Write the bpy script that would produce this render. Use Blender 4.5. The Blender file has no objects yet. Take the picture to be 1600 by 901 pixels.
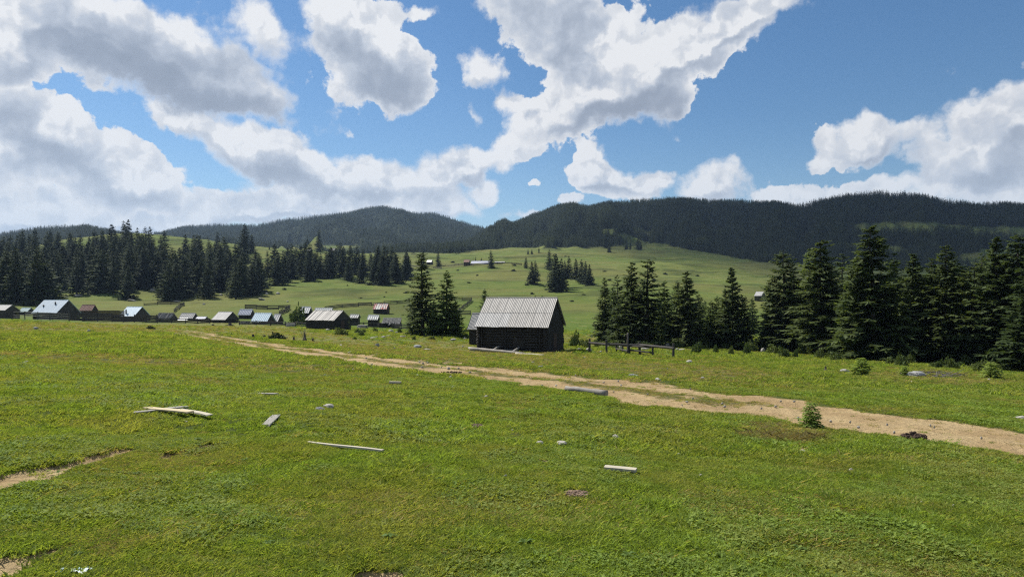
import bpy, bmesh, math, random
import numpy as np
from mathutils import Vector, Matrix
R = math.radians
random.seed(7)
RNG = np.random.default_rng(11)
scn = bpy.context.scene
COL = scn.collection

# ------------------------------------------------------------------ camera, sky, sun, exposure
F, HOR = 1042.0, 468.0            # focal length and eye level in units of a 1600 wide picture
cam_d = bpy.data.cameras.new('camera')
cam = bpy.data.objects.new('camera', cam_d); COL.objects.link(cam)
cam_d.sensor_width = 36.0; cam_d.lens = 36.0 * F / 1600.0
cam_d.shift_y = (HOR - 450.5) / 1600.0
cam_d.clip_start = 0.1; cam_d.clip_end = 30000
cam.location = (0, 0, 0); cam.rotation_euler = (R(90), 0, 0)
scn.camera = cam

SUN_AZ, SUN_EL = -52.0, 50.0      # degrees from the view direction (negative = left), elevation
sd = Vector((math.sin(R(SUN_AZ)) * math.cos(R(SUN_EL)), math.cos(R(SUN_AZ)) * math.cos(R(SUN_EL)), math.sin(R(SUN_EL))))
sun_d = bpy.data.lights.new('sun', 'SUN'); sun_d.energy = 5.0; sun_d.angle = R(0.55); sun_d.color = (1.0, 0.95, 0.86)
sun = bpy.data.objects.new('sun', sun_d); COL.objects.link(sun)
sun.location = (0, 0, 60); sun.rotation_euler = sd.to_track_quat('Z', 'Y').to_euler()

scn.render.engine = 'CYCLES'
scn.cycles.use_denoising = False
scn.cycles.filter_width = 1.2
scn.cycles.max_bounces = 6; scn.cycles.diffuse_bounces = 2; scn.cycles.glossy_bounces = 2
scn.cycles.transmission_bounces = 2; scn.cycles.transparent_max_bounces = 6; scn.cycles.volume_bounces = 0
scn.cycles.sample_clamp_indirect = 3; scn.cycles.sample_clamp_direct = 3
scn.view_settings.view_transform = 'Standard'; scn.view_settings.look = 'None'
scn.view_settings.gamma = 1.0; scn.view_settings.use_curve_mapping = False
scn.view_settings.exposure = 0.50

# ---- node helpers
class NT:
    def __init__(s, tree): s.t = tree; s.L = tree.links
    def n(s, typ, **kw):
        nd = s.t.nodes.new(typ)
        for k, v in kw.items():
            if k == 'inp':
                for i, val in v.items():
                    if isinstance(val, bpy.types.NodeSocket): s.L.new(val, nd.inputs[i])
                    else: nd.inputs[i].default_value = val
            else: setattr(nd, k, v)
        return nd
    def math(s, op, a, b=None, c=None, clamp=False):
        nd = s.n('ShaderNodeMath', operation=op, use_clamp=clamp)
        for i, v in enumerate((a, b, c)):
            if v is None: continue
            if isinstance(v, bpy.types.NodeSocket): s.L.new(v, nd.inputs[i])
            else: nd.inputs[i].default_value = v
        return nd.outputs[0]
    def mix(s, fac, a, b, blend='MIX'):
        nd = s.n('ShaderNodeMix', data_type='RGBA', blend_type=blend)
        for i, v in ((0, fac), (6, a), (7, b)):
            if isinstance(v, bpy.types.NodeSocket): s.L.new(v, nd.inputs[i])
            else: nd.inputs[i].default_value = (*v, 1) if isinstance(v, tuple) and len(v) == 3 else v
        return nd.outputs[2]
    def noise(s, vec, scale, detail=4, rough=0.55, dist=0.0):
        nd = s.n('ShaderNodeTexNoise', inp={'Scale': scale, 'Detail': detail, 'Roughness': rough, 'Distortion': dist})
        if vec is not None: s.L.new(vec, nd.inputs['Vector'])
        return nd.outputs[0]
    def ss(s, v, lo, hi):
        nd = s.n('ShaderNodeMapRange', interpolation_type='SMOOTHSTEP', inp={1: lo, 2: hi, 3: 0.0, 4: 1.0})
        s.L.new(v, nd.inputs[0]); return nd.outputs[0]

# ---- world: physical sky with a field of fair-weather cumulus
world = bpy.data.worlds.new('World'); scn.world = world; world.use_nodes = True
wt = NT(world.node_tree); world.node_tree.nodes.clear()
def ae(px, py):                                        # azimuth and elevation of a direction
    u, v = (px - 800) / F, (HOR - py) / F
    return math.atan(u), math.atan(v / math.hypot(1, u))
# centre x, centre y, half width, half height, turn (clockwise degrees), strength
CLOUDS = [(250,85,330,105,14,1.0),(60,25,170,60,5,1.0),(30,95,110,50,10,.8),(405,45,75,50,30,.75),(340,128,150,45,12,.6),(180,40,150,60,0,.8),
 (575,80,110,95,38,1.0),(610,110,75,75,40,.9),(525,20,80,45,20,.8),(660,20,60,28,0,.7),
 (45,190,110,90,40,1.0),(130,250,165,75,34,1.0),(70,330,190,65,0,.9),(230,290,100,60,30,.8),(330,335,150,40,-8,.75),
 (270,190,90,32,20,.6),(400,235,140,60,24,1.0),(500,275,130,60,18,1.0),(590,285,70,55,0,.9),(420,310,190,45,0,.8),
 (690,280,85,66,-20,1.0),(735,256,46,40,0,1.0),(640,320,110,40,0,.7),(700,330,90,40,0,.6),(762,300,34,20,0,.9),
 (860,35,130,70,20,1.0),(930,85,120,80,0,.9),(940,150,140,62,-8,1.0),(1010,130,75,75,0,1.0),(860,190,90,50,-20,.9),(808,232,50,36,-30,.95),
 (765,105,50,34,15,.85),(802,150,22,26,30,.7),(740,172,22,22,40,.5),(930,230,55,34,35,.75),
 (1110,55,130,60,-12,1.0),(1190,20,100,40,-15,.95),(1085,90,60,36,0,.85),
 (975,290,90,34,6,.9),(930,262,60,32,40,.8),(1040,285,38,26,0,.85),
 (1128,288,62,48,0,1.0),(880,310,28,15,0,.8),(815,336,36,16,-15,.7),(820,288,20,14,0,.7),(100,345,240,48,0,.9),(250,350,140,30,0,.7),(520,325,160,36,0,.8),(900,268,40,26,30,.8),
 (1370,215,80,60,8,1.0),(1330,245,64,28,0,.7),(1520,205,110,80,-28,1.0),(1590,165,90,60,-20,1.0),(1540,265,170,55,0,1.0),
 (1400,300,100,34,0,.7),(1285,305,95,34,0,.9),(1580,300,150,40,0,.9),(1225,312,50,24,0,.8),(1600,80,14,30,0,.6),
 (1720,190,160,90,0,1.0),(-150,60,220,110,0,1.0),(-120,260,200,90,0,1.0),(1055,205,20,14,0,.5),(1115,185,20,12,0,.4),(560,-60,200,50,0,.8),(1000,-50,260,50,0,.8)]
BELLY = [(300,122,275,84,14,1.0),(190,80,180,48,12,.7),(15,190,85,65,35,.7),(110,240,120,45,35,.55),(575,115,90,62,35,.8),(430,265,75,30,10,.8),(380,305,100,24,0,.4),
 (865,30,115,58,10,1.0),(950,178,115,34,-4,.75),(1020,165,50,34,0,.5),(690,300,70,40,0,.7),(600,300,80,30,0,.5),(1540,275,150,40,0,.55),(1350,255,80,24,0,.5),
 (1130,50,90,40,-10,.5),(60,300,100,30,0,.3),(-120,80,160,70,0,.8)]
def blobs(name, items):
    g = bpy.data.node_groups.new(name, 'ShaderNodeTree')
    g.interface.new_socket('P', in_out='INPUT', socket_type='NodeSocketVector')
    g.interface.new_socket('D', in_out='OUTPUT', socket_type='NodeSocketFloat')
    t = NT(g); gi = t.n('NodeGroupInput'); go = t.n('NodeGroupOutput'); acc = None
    for (x, y, rx, ry, rot, w) in items:
        a, e = ae(x, y); ca = math.cos(a)
        kx = ca * ca / F; ky = ca * math.cos(e) ** 2 / F
        m = t.n('ShaderNodeMapping', vector_type='TEXTURE', inp={'Location': (a, e, 0), 'Rotation': (0, 0, -R(rot)), 'Scale': (rx * kx * 1.12, ry * ky * 1.12, 1)})
        t.L.new(gi.outputs[0], m.inputs[0])
        gr = t.n('ShaderNodeTexGradient', gradient_type='SPHERICAL'); t.L.new(m.outputs[0], gr.inputs[0])
        acc = t.math('MULTIPLY_ADD', gr.outputs[1], w, acc if acc is not None else 0.0)
    t.L.new(t.math('MINIMUM', acc, 1.5), go.inputs[0]); return g
def layer_of(c):                                      # 0 = far bank over the hills, 1 = middle distance, 2 = overhead
    x, y = c[0], c[1]
    if y >= 296: return 0
    return 2 if (y < 125 or (800 < x < 1060 and y < 215) or (240 < x < 460 and y < 150)) and not (x > 1300 and y > 60) and not (x < 100 and y > 150) else 1
LAY = [[c for c in CLOUDS if layer_of(c) == k] for k in range(3)]
LAB = [[c for c in BELLY if layer_of(c) == k] or [(-900, -900, 5, 5, 0, 0.0)] for k in range(3)]
gC = [blobs('cloud_field', l) for l in LAY]; gB = [blobs('cloud_belly', l) for l in LAB]
tc = wt.n('ShaderNodeTexCoord'); sx = wt.n('ShaderNodeSeparateXYZ'); wt.L.new(tc.outputs['Generated'], sx.inputs[0])
az = wt.math('ARCTAN2', sx.outputs[0], sx.outputs[1]); el = wt.math('ARCSINE', sx.outputs[2])
def vec(a, b, c=0.0):
    nd = wt.n('ShaderNodeCombineXYZ')
    for i, v in enumerate((a, b, c)):
        if isinstance(v, bpy.types.NodeSocket): wt.L.new(v, nd.inputs[i])
        else: nd.inputs[i].default_value = v
    return nd.outputs[0]
def vadd(P, da, de):
    nd = wt.n('ShaderNodeVectorMath', operation='ADD', inp={1: (da, de, 0)}); wt.L.new(P, nd.inputs[0]); return nd.outputs[0]
def n2d(P, scale, detail, rough=.55, out=0):
    nd = wt.n('ShaderNodeTexNoise', noise_dimensions='2D', inp={'Scale': scale, 'Detail': detail, 'Roughness': rough}); wt.L.new(P, nd.inputs['Vector']); return nd.outputs[out]
def puff(P, scale, detail):
    nd = wt.n('ShaderNodeTexVoronoi', voronoi_dimensions='2D', feature='F1', normalize=True, inp={'Scale': scale, 'Detail': detail, 'Roughness': .55, 'Lacunarity': 2.3, 'Randomness': 1.0}); wt.L.new(P, nd.inputs['Vector'])
    return wt.math('SUBTRACT', 1.0, wt.math('POWER', nd.outputs['Distance'], 1.4))
P0 = vec(az, el)
w1c = n2d(P0, 9.0, 3, .5, 1)
wv = wt.n('ShaderNodeVectorMath', operation='MULTIPLY_ADD', inp={1: (.070, .050, 0), 2: (-.035, -.025, 0)}); wt.L.new(w1c, wv.inputs[0])
pwn = wt.n('ShaderNodeVectorMath', operation='ADD', inp={0: P0}); wt.L.new(wv.outputs[0], pwn.inputs[1])
w2c = n2d(P0, 30.0, 4, .6, 1)
wf = wt.n('ShaderNodeVectorMath', operation='MULTIPLY_ADD', inp={1: (.030, .026, 0), 2: (-.015, -.013, 0)}); wt.L.new(w2c, wf.inputs[0])
pwf = wt.n('ShaderNodeVectorMath', operation='ADD', inp={0: pwn.outputs[0], 1: wf.outputs[0]}); PW = pwf.outputs[0]
far = wt.math('MAXIMUM', wt.ss(wt.math('ABSOLUTE', az), .78, 1.0), wt.ss(el, .47, .62))
gen = wt.ss(n2d(P0, 2.6, 1), .44, .68)
genf = wt.math('MULTIPLY', gen, far)
w2 = wt.n('ShaderNodeVectorMath', operation='MULTIPLY_ADD', inp={1: (.022, .022, 0)}); wt.L.new(w2c, w2.inputs[0]); wt.L.new(P0, w2.inputs[2])
Q = w2.outputs[0]
p0 = puff(Q, 15.0, 2.6); p1 = puff(vadd(Q, -.010, .014), 15.0, 2.6)
fb = n2d(P0, 11.0, 9, .62)
rel = wt.math('MULTIPLY_ADD', wt.math('SUBTRACT', p0, .62), .74, wt.math('MULTIPLY', wt.math('SUBTRACT', fb, .5), 1.05))
slope = wt.math('SUBTRACT', p0, p1)
lee = wt.math('MULTIPLY_ADD', wt.ss(slope, .24, -.24), .62, -.20)
wispy = wt.ss(n2d(P0, 4.0, 2, .5), .42, .60)                  # where the edges fray softly rather than billow
hi = wt.math('MULTIPLY_ADD', wispy, .32, .46)
hz = wt.ss(el, .24, .05)
def gnode(g, P):
    nd = wt.n('ShaderNodeGroup'); nd.node_tree = g; wt.L.new(P, nd.inputs[0]); return nd.outputs[0]
def cloud_layer(k, extra, pale, base_shade):
    b0 = gnode(gC[k], PW); b1 = gnode(gC[k], vadd(PW, -.018, .030)); bl = gnode(gB[k], PW)
    if extra: b0 = wt.math('MULTIPLY_ADD', genf, .9, b0); bl = wt.math('MULTIPLY_ADD', genf, .5, bl)
    k0 = wt.math('ADD', b0, rel)
    am = wt.n('ShaderNodeMapRange', interpolation_type='SMOOTHSTEP', inp={1: .355, 3: 0.0, 4: 1.0}); wt.L.new(k0, am.inputs[0]); wt.L.new(hi, am.inputs[2])
    body = wt.ss(k0, .40, 1.0)                               # thickness of the cloud in this direction
    top = wt.ss(wt.math('SUBTRACT', b0, b1), -.28, .30)      # 1 on the side turned to the sun
    bel = wt.ss(wt.math('MULTIPLY_ADD', wt.math('SUBTRACT', fb, .5), 1.1, bl), .08, .85)
    shade = wt.math('MULTIPLY_ADD', bel, .66, wt.math('MULTIPLY', lee, wt.math('MULTIPLY_ADD', body, .7, .3)))
    shade = wt.math('MULTIPLY_ADD', wt.math('MULTIPLY', wt.math('SUBTRACT', .70, top), body), .75, shade)
    shade = wt.math('MULTIPLY_ADD', wt.math('MULTIPLY', wt.math('SUBTRACT', .53, fb), body), .9, shade)
    shade = wt.math('MAXIMUM', wt.math('MULTIPLY_ADD', body, base_shade, shade), 0.0)
    shade = wt.math('DIVIDE', wt.math('MULTIPLY', shade, 1.2), wt.math('ADD', shade, .58))           # soft shoulder
    cr = wt.n('ShaderNodeValToRGB'); wt.L.new(shade, cr.inputs[0])
    els = cr.color_ramp.elements; els[0].position = 0; els[0].color = (.81, .825, .85, 1); els[1].position = 1; els[1].color = (.25, .30, .385, 1)
    for ps, cc in ((.22, (.67, .70, .75, 1)), (.5, (.50, .555, .645, 1)), (.78, (.33, .385, .48, 1))):
        e_ = els.new(ps); e_.color = cc
    return am.outputs[0], wt.mix(wt.math('MULTIPLY_ADD', hz, .42, pale), cr.outputs[0], (.60, .70, .82))
a0, c0_ = cloud_layer(0, False, .14, .14); a1, c1_ = cloud_layer(1, False, .04, .10); a2, c2_ = cloud_layer(2, True, 0.0, .05)
ccol = wt.mix(a2, wt.mix(a1, c0_, c1_), c2_)
alpha = wt.math('SUBTRACT', 1.0, wt.math('MULTIPLY', wt.math('MULTIPLY', wt.math('SUBTRACT', 1.0, a0), wt.math('SUBTRACT', 1.0, a1)), wt.math('SUBTRACT', 1.0, a2)))
sky = wt.n('ShaderNodeTexSky', sky_type='NISHITA', sun_disc=False, sun_elevation=R(SUN_EL), sun_rotation=R(SUN_AZ), altitude=1100, air_density=1.2, dust_density=.35, ozone_density=2.6)
hs = wt.n('ShaderNodeHueSaturation', inp={'Saturation': 1.2, 'Hue': .500}); wt.L.new(sky.outputs[0], hs.inputs['Color'])
SKY = .073
bg1 = wt.n('ShaderNodeBackground', inp={1: SKY}); wt.L.new(hs.outputs[0], bg1.inputs[0])
bg2 = wt.n('ShaderNodeBackground', inp={1: 0.74}); wt.L.new(ccol, bg2.inputs[0])
above = wt.ss(el, -.02, .01)
mixw = wt.n('ShaderNodeMixShader'); wt.L.new(wt.math('MULTIPLY', alpha, above), mixw.inputs[0])
wt.L.new(bg1.outputs[0], mixw.inputs[1]); wt.L.new(bg2.outputs[0], mixw.inputs[2])
wo = wt.n('ShaderNodeOutputWorld'); wt.L.new(mixw.outputs[0], wo.inputs[0])
world.cycles.sampling_method = 'MANUAL'; world.cycles.sample_map_resolution = 512

# ------------------------------------------------------------------ numpy noise and the lie of the land
def _hash(ix, iy, seed):
    h = (ix.astype(np.int64) * 374761393 + iy.astype(np.int64) * 668265263 + seed * 69069) & 0x7fffffff
    h = ((h ^ (h >> 13)) * 1274126177) & 0x7fffffff
    return ((h ^ (h >> 16)) & 0xffff) / 65535.0
def vnoise(x, y, seed=0):
    x = np.asarray(x, float); y = np.asarray(y, float)
    ix, iy = np.floor(x), np.floor(y); fx, fy = x - ix, y - iy
    fx = fx * fx * (3 - 2 * fx); fy = fy * fy * (3 - 2 * fy)
    a, b = _hash(ix, iy, seed), _hash(ix + 1, iy, seed); c, d = _hash(ix, iy + 1, seed), _hash(ix + 1, iy + 1, seed)
    return (a + (b - a) * fx) * (1 - fy) + (c + (d - c) * fx) * fy
def fbm(x, y, seed=0, octv=4):
    s, a, t = 0.0, 1.0, 0.0
    for k in range(octv):
        s = s + a * (vnoise(x * 2 ** k, y * 2 ** k, seed + k * 17) - .5); t += a; a *= .5
    return s / t
def sstep(x, lo, hi):
    t = np.clip((np.asarray(x, float) - lo) / (hi - lo), 0, 1); return t * t * (3 - 2 * t)

TC = np.array([-600, 0, 200, 400, 600, 740, 870, 1000, 1200, 1400, 1600, 2200], float)
TY = np.array([40, 65, 100, 150, 200, 300, 400, 500, 650, 900, 1400], float)
ROWS = np.array([
 [527,511,503,498,490,452,424,404,385,400,420], [529,513,504,498.5,492,460,432,410,390,402,420],
 [538,520,510,503.5,490,464,432,398,366,385,410], [548,528,514,505.5,491,466,440,414,389,396,410],
 [555,537,521,508,491,461,434,416,404,399,400], [563,545,523.5,507,491,460,432,414,405,393,390],
 [566,549,527,509,491,460,434,416,402,390,385], [570,553,534,514,494,461,436,419,403,390,385],
 [576,558,541,516,496,468,446,432,416,404,398], [582,565,548,522,500,475,455,440,424,410,400],
 [590,575,553,527,507,480,460,445,428,410,400], [600,585,560,532,512,486,466,450,432,412,400]], float)
TZ = (HOR - ROWS) / F * TY
nearY = np.array([0.01, 4, 10, 20], float)
nearZ = -1.65 + (TZ[:, :1] + 1.65) * (nearY[None] / 40.0)
TZ = np.concatenate([nearZ, TZ], 1); TYY = np.concatenate([nearY, TY])
def catmull(p0, p1, p2, p3, t):
    return .5 * ((2 * p1) + (-p0 + p2) * t + (2 * p0 - 5 * p1 + 4 * p2 - p3) * t * t + (-p0 + 3 * p1 - 3 * p2 + p3) * t ** 3)
YK = np.sqrt(TYY)                      # parameter along depth
def table(c, y):
    c = np.clip(c, TC[0], TC[-1]); y = np.clip(y, TYY[0], TYY[-1])
    i = np.clip(np.searchsorted(TC, c) - 1, 0, len(TC) - 2); ti = (c - TC[i]) / (TC[i + 1] - TC[i])
    j = np.clip(np.searchsorted(TYY, y) - 1, 0, len(TYY) - 2); tj = (np.sqrt(y) - YK[j]) / (YK[j + 1] - YK[j])
    def row(jj):
        jj = np.clip(jj, 0, len(TYY) - 1)
        g = lambda k: TZ[np.clip(i + k, 0, len(TC) - 1), jj]
        return catmull(g(-1), g(0), g(1), g(2), ti)
    a, b = row(j), row(j + 1)
    # cardinal tangents on the uneven depth axis
    am, bp = row(j - 1), row(j + 2)
    dj = YK[j + 1] - YK[j]
    m0 = np.where(j > 0, (b - am) / (YK[j + 1] - YK[np.maximum(j - 1, 0)]), (b - a) / dj) * dj
    m1 = np.where(j < len(TYY) - 2, (bp - a) / (YK[np.minimum(j + 2, len(TYY) - 1)] - YK[j]), (b - a) / dj) * dj
    t = tj
    return (2*t**3 - 3*t**2 + 1) * a + (t**3 - 2*t**2 + t) * m0 + (-2*t**3 + 3*t**2) * b + (t**3 - t**2) * m1
def ridge(sk, D, foot, footrow, p):
    return (np.array([s[0] for s in sk], float), np.array([s[1] for s in sk], float), D, foot, footrow, p)
SK_R = [(640,400),(700,392),(770,366),(800,353),(840,337),(870,327),(890,325),(920,328),(950,324),(1000,316),(1050,313),(1100,318),(1150,318),(1200,323),(1250,326),(1290,318),(1330,309),(1380,305),(1430,310),(1480,320),(1530,325),(1600,323),(1800,326),(2300,340)]
SK_L = [(-700,380),(-200,372),(100,372),(250,367),(300,355),(350,353),(400,355),(450,345),(500,340),(540,334),(570,328),(605,325),(640,333),(680,335),(700,340),(730,350),(765,362),(800,372),(900,390),(2300,400)]
SK_F = [(-700,362),(-300,368),(0,368),(40,364),(80,358),(130,357),(165,363),(200,370),(300,385),(500,400),(2300,400)]
TF = lambda y, add: (lambda c: np.interp(c, TC, [np.interp(y, TY, r_) for r_ in ROWS]) + add)
MTN = [ridge(SK_R, lambda c: 1500 + 150 * np.sin(c / 130.), lambda c: 700 + 0 * c, TF(700, 6), 1.12),
       ridge(SK_L, lambda c: 2500 + 120 * np.sin(c / 90.), lambda c: 1250 + 0 * c, TF(1250, 8), 1.1),
       ridge(SK_F, lambda c: 1700 + 0 * c, lambda c: 900 + 0 * c, TF(900, 8), 1.1)]
def height(X, Y, detail=True):
    X = np.asarray(X, float); Y = np.asarray(Y, float)
    r = np.hypot(X, Y); th = np.arctan2(X, Y); thc = np.clip(th, -R(62), R(62))
    D = r * np.cos(thc); c = 800 + F * np.tan(thc)
    back = sstep(np.abs(th), R(70), R(120))
    z = table(c, D)
    z = z * (1 - back) + (-1.65 - .02 * np.minimum(D, 300)) * back
    far = sstep(D, 120, 400)
    z = z + fbm(X / 60., Y / 60., 3, 3) * 9 * far * (1 - back) + fbm(X / 17., Y / 17., 5, 3) * (.5 * sstep(D, 14, 60) + 1.2 * far)
    for k, (sc_, sr, Df, Ff, fr, p) in enumerate(MTN):
        d, f0 = Df(c), Ff(c)
        zr = (HOR - np.interp(c, sc_, sr)) / F * d; zf = (HOR - fr(c)) / F * f0
        t = np.clip((D - f0) / (d - f0), 0, 1)
        zm = zf + (zr - zf) * t ** p
        gul = fbm(c / 45. + k * 9, D / 420., 31 + k, 3) * (85, 85, 30)[k] * np.sin(np.pi * np.clip(t, 0, 1)) ** .8
        zm = np.where(D < d, zm + gul, zr - (D - d) * .32)
        zm = np.where(D < f0 * .96, -500, zm)
        zm = zm * (1 - back) - 400 * back
        kk = 10.0
        hh = np.clip(.5 + .5 * (zm - z) / kk, 0, 1)
        z = z * (1 - hh) + zm * hh + kk * hh * (1 - hh)
    if detail:
        nr = 1 - sstep(D, 30, 90)
        z = z + fbm(X / 1.3, Y / 1.3, 10, 2) * .06 * nr + fbm(X / 3.1, Y / 3.1, 8, 3) * .20 * (sstep(D, 2, 7)) + fbm(X / .7, Y / .7, 9, 3) * .055 * nr
    return z
def hz_(x, y): return float(height(np.array([x]), np.array([y]))[0])
_YS = np.geomspace(2.5, 3000, 1500)
def hit(px, py, ymin=0):                # point of the ground seen in a direction
    s = (px - 800) / F
    rows = HOR - F * height(s * _YS, _YS) / _YS
    ok = np.where((rows <= py) & (_YS >= ymin))[0]
    k = ok[0] if len(ok) else len(_YS) - 1
    y = _YS[k]
    if k > 0 and rows[k - 1] > py >= rows[k]: y = _YS[k - 1] + (_YS[k] - _YS[k - 1]) * (rows[k - 1] - py) / (rows[k - 1] - rows[k])
    return Vector((s * y, y, hz_(s * y, y)))
def gp(px, Y):
    x = (px - 800) / F * Y; return Vector((x, Y, hz_(x, Y)))

# ------------------------------------------------------------------ mesh helpers
def tag(o, label=None, cat=None, group=None, kind=None):
    for k, v in (('label', label), ('category', cat), ('group', group), ('kind', kind)):
        if v: o[k] = v
    return o
def link(name, me, parent=None, loc=None):
    o = bpy.data.objects.new(name, me); COL.objects.link(o)
    if parent: o.parent = parent
    if loc is not None: o.location = loc
    return o
def empty(name, loc, rz=0.0):
    o = link(name, None, None, loc); o.rotation_euler = (0, 0, rz); o.empty_display_size = .3; return o
def mesh(name, v, f, mat=None, smooth=False):
    me = bpy.data.meshes.new(name)
    if isinstance(v, np.ndarray):
        v = np.ascontiguousarray(v, np.float32); f = np.ascontiguousarray(f, np.int32)
        n, k = f.shape
        me.vertices.add(len(v)); me.vertices.foreach_set('co', v.ravel())
        me.loops.add(n * k); me.loops.foreach_set('vertex_index', f.ravel())
        me.polygons.add(n); me.polygons.foreach_set('loop_start', np.arange(n, dtype=np.int32) * k)
        me.update(calc_edges=True)
    else:
        me.from_pydata(v, [], f); me.update()
    if smooth: me.polygons.foreach_set('use_smooth', np.ones(len(me.polygons), bool))
    if mat: me.materials.append(mat)
    return me
class MB:                                # collects boxes and bars for one part
    def __init__(s): s.v = []; s.f = []
    def hexa(s, pts):
        b = len(s.v); s.v += [tuple(p) for p in pts]
        s.f += [tuple(b + i for i in q) for q in ((0,3,2,1),(4,5,6,7),(0,1,5,4),(1,2,6,5),(2,3,7,6),(3,0,4,7))]; return s
    def box(s, x0, x1, y0, y1, z0, z1):
        return s.hexa([(x0,y0,z0),(x1,y0,z0),(x1,y1,z0),(x0,y1,z0),(x0,y0,z1),(x1,y0,z1),(x1,y1,z1),(x0,y1,z1)])
    def bar(s, a, b, r0, r1=None, n=7, wob=0.0, seg=1, flat=1.0):
        a, b = Vector(a), Vector(b); r1 = r0 if r1 is None else r1; d = (b - a)
        q = d.to_track_quat('Z', 'Y'); base = len(s.v)
        for i in range(seg + 1):
            t = i / seg; r = r0 + (r1 - r0) * t; c = a + d * t
            if 0 < i < seg: c = c + Vector((random.uniform(-wob, wob), random.uniform(-wob, wob), random.uniform(-wob, wob)))
            for k in range(n):
                an = 2 * math.pi * k / n; rr = r * random.uniform(1 - .12 * bool(wob), 1 + .12 * bool(wob))
                s.v.append(tuple(c + q @ Vector((math.cos(an) * rr, math.sin(an) * rr * flat, 0))))
        for i in range(seg):
            for k in range(n):
                o = base + i * n; s.f.append((o + k, o + (k + 1) % n, o + n + (k + 1) % n, o + n + k))
        s.f.append(tuple(base + k for k in reversed(range(n)))); s.f.append(tuple(base + seg * n + k for k in range(n))); return s
    def build(s, name, mat, parent=None, loc=None, smooth=False): return link(name, mesh(name, s.v, s.f, mat, smooth), parent, loc)

# ------------------------------------------------------------------ materials
def material(name):
    m = bpy.data.materials.new(name); m.use_nodes = True; m.node_tree.nodes.clear(); return m, NT(m.node_tree)
def finish(t, col, rough=.85, bump=None, bstr=.4, bdist=.02, spec=.25, trans=None, metal=0.0):
    p = t.n('ShaderNodeBsdfPrincipled', inp={'Roughness': rough, 'Specular IOR Level': spec, 'Metallic': metal})
    t.L.new(col, p.inputs['Base Color']); sh = p.outputs[0]
    if bump is not None:
        b = t.n('ShaderNodeBump', inp={'Strength': bstr, 'Distance': bdist}); t.L.new(bump, b.inputs['Height']); t.L.new(b.outputs[0], p.inputs['Normal'])
    if trans:
        tr = t.n('ShaderNodeBsdfTranslucent'); t.L.new(t.mix(1.0, col, trans[1], 'MULTIPLY'), tr.inputs[0])
        mx = t.n('ShaderNodeMixShader', inp={0: trans[0]}); t.L.new(sh, mx.inputs[1]); t.L.new(tr.outputs[0], mx.inputs[2]); sh = mx.outputs[0]
    o = t.n('ShaderNodeOutputMaterial'); t.L.new(sh, o.inputs[0])
def rnd(t): return t.n('ShaderNodeObjectInfo').outputs['Random']
def objc(t, sc=(1, 1, 1)):
    c = t.n('ShaderNodeTexCoord'); m = t.n('ShaderNodeMapping', inp={'Scale': sc}); t.L.new(c.outputs['Object'], m.inputs[0]); return m.outputs[0]
def wpos(t): return t.n('ShaderNodeNewGeometry').outputs['Position']
def wood(name, a, b, sc=(1.2, 14, 14), rough=.85):
    m, t = material(name); v = objc(t, sc)
    g = t.noise(v, 1.0, 6, .65, .4); s = t.noise(objc(t), 1.3, 3)
    c = t.mix(t.ss(g, .28, .72), a, b)
    c = t.mix(t.math('MULTIPLY', t.ss(s, .4, .75), .6), c, tuple(x * .55 for x in a))
    r = rnd(t); c = t.mix(t.math('MULTIPLY', r, .35), c, tuple(x * .6 for x in b))
    finish(t, c, rough, g, .5, .01); return m
def roofing(name, a, b, sc=(3, .35, .35), rough=.6, rust=None, metal=0.0, spec=.3):
    m, t = material(name); v = objc(t, sc)
    g = t.noise(v, 1.2, 5, .65); c = t.mix(t.ss(g, .3, .7), a, b)
    s = t.noise(objc(t), 2.2, 5, .6)
    c = t.mix(t.math('MULTIPLY', t.ss(s, .5, .75), .45), c, tuple(x * .5 for x in a))
    if rust: c = t.mix(t.ss(t.noise(objc(t, (1.4, .3, .3)), 1.0, 4), rust[0], rust[0] + .1), c, rust[1])
    c = t.mix(t.math('MULTIPLY', rnd(t), .22), c, tuple(x * .6 for x in b))
    finish(t, c, rough, s, .3, .01, spec=spec, metal=metal); return m
M = {}
M['wood_dark'] = wood('dark_weathered_wood', (.021, .019, .017), (.042, .037, .033))
M['wood_dark_v'] = wood('dark_vertical_boards', (.050, .046, .043), (.100, .092, .086), (14, 14, 1.2))
M['wood_brown'] = wood('brown_wood', (.062, .040, .030), (.10, .066, .05))
M['wood_grey'] = wood('grey_weathered_wood', (.20, .19, .17), (.36, .34, .30))
M['wood_grey_v'] = wood('grey_boards', (.13, .125, .12), (.32, .31, .30), (6, 1, 1))
M['wood_pale'] = wood('pale_sawn_wood', (.36, .33, .255), (.53, .48, .37))
M['wood_log'] = wood('peeled_log', (.22, .20, .175), (.38, .345, .30))
M['fence'] = wood('fence_wood', (.034, .030, .027), (.095, .086, .078))
M['wood_fresh'] = wood('fresh_sawn_wood', (.46, .38, .23), (.60, .50, .32))
M['bark'] = wood('bark', (.055, .045, .036), (.12, .10, .085), (8, 8, 1.5))
M['deadwood'] = wood('dead_branch', (.14, .13, .12), (.26, .24, .22), (8, 8, 1.5))
M['asb'] = roofing('fibre_cement_sheet', (.275, .258, .236), (.375, .355, .328))
M['asb_grey'] = roofing('grey_fibre_cement', (.29, .285, .275), (.41, .40, .385))
M['tin_blue'] = roofing('bluish_zinc_sheet', (.40, .47, .54), (.52, .60, .67), rough=.45)
M['tin_bright'] = roofing('bright_zinc_sheet', (.48, .60, .68), (.60, .70, .76), rough=.4)
M['tin_lav'] = roofing('pale_lavender_sheet', (.34, .36, .44), (.46, .47, .54), rough=.5)
M['tin_teal'] = roofing('greenish_sheet', (.26, .36, .36), (.36, .46, .46), rough=.5)
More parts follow.
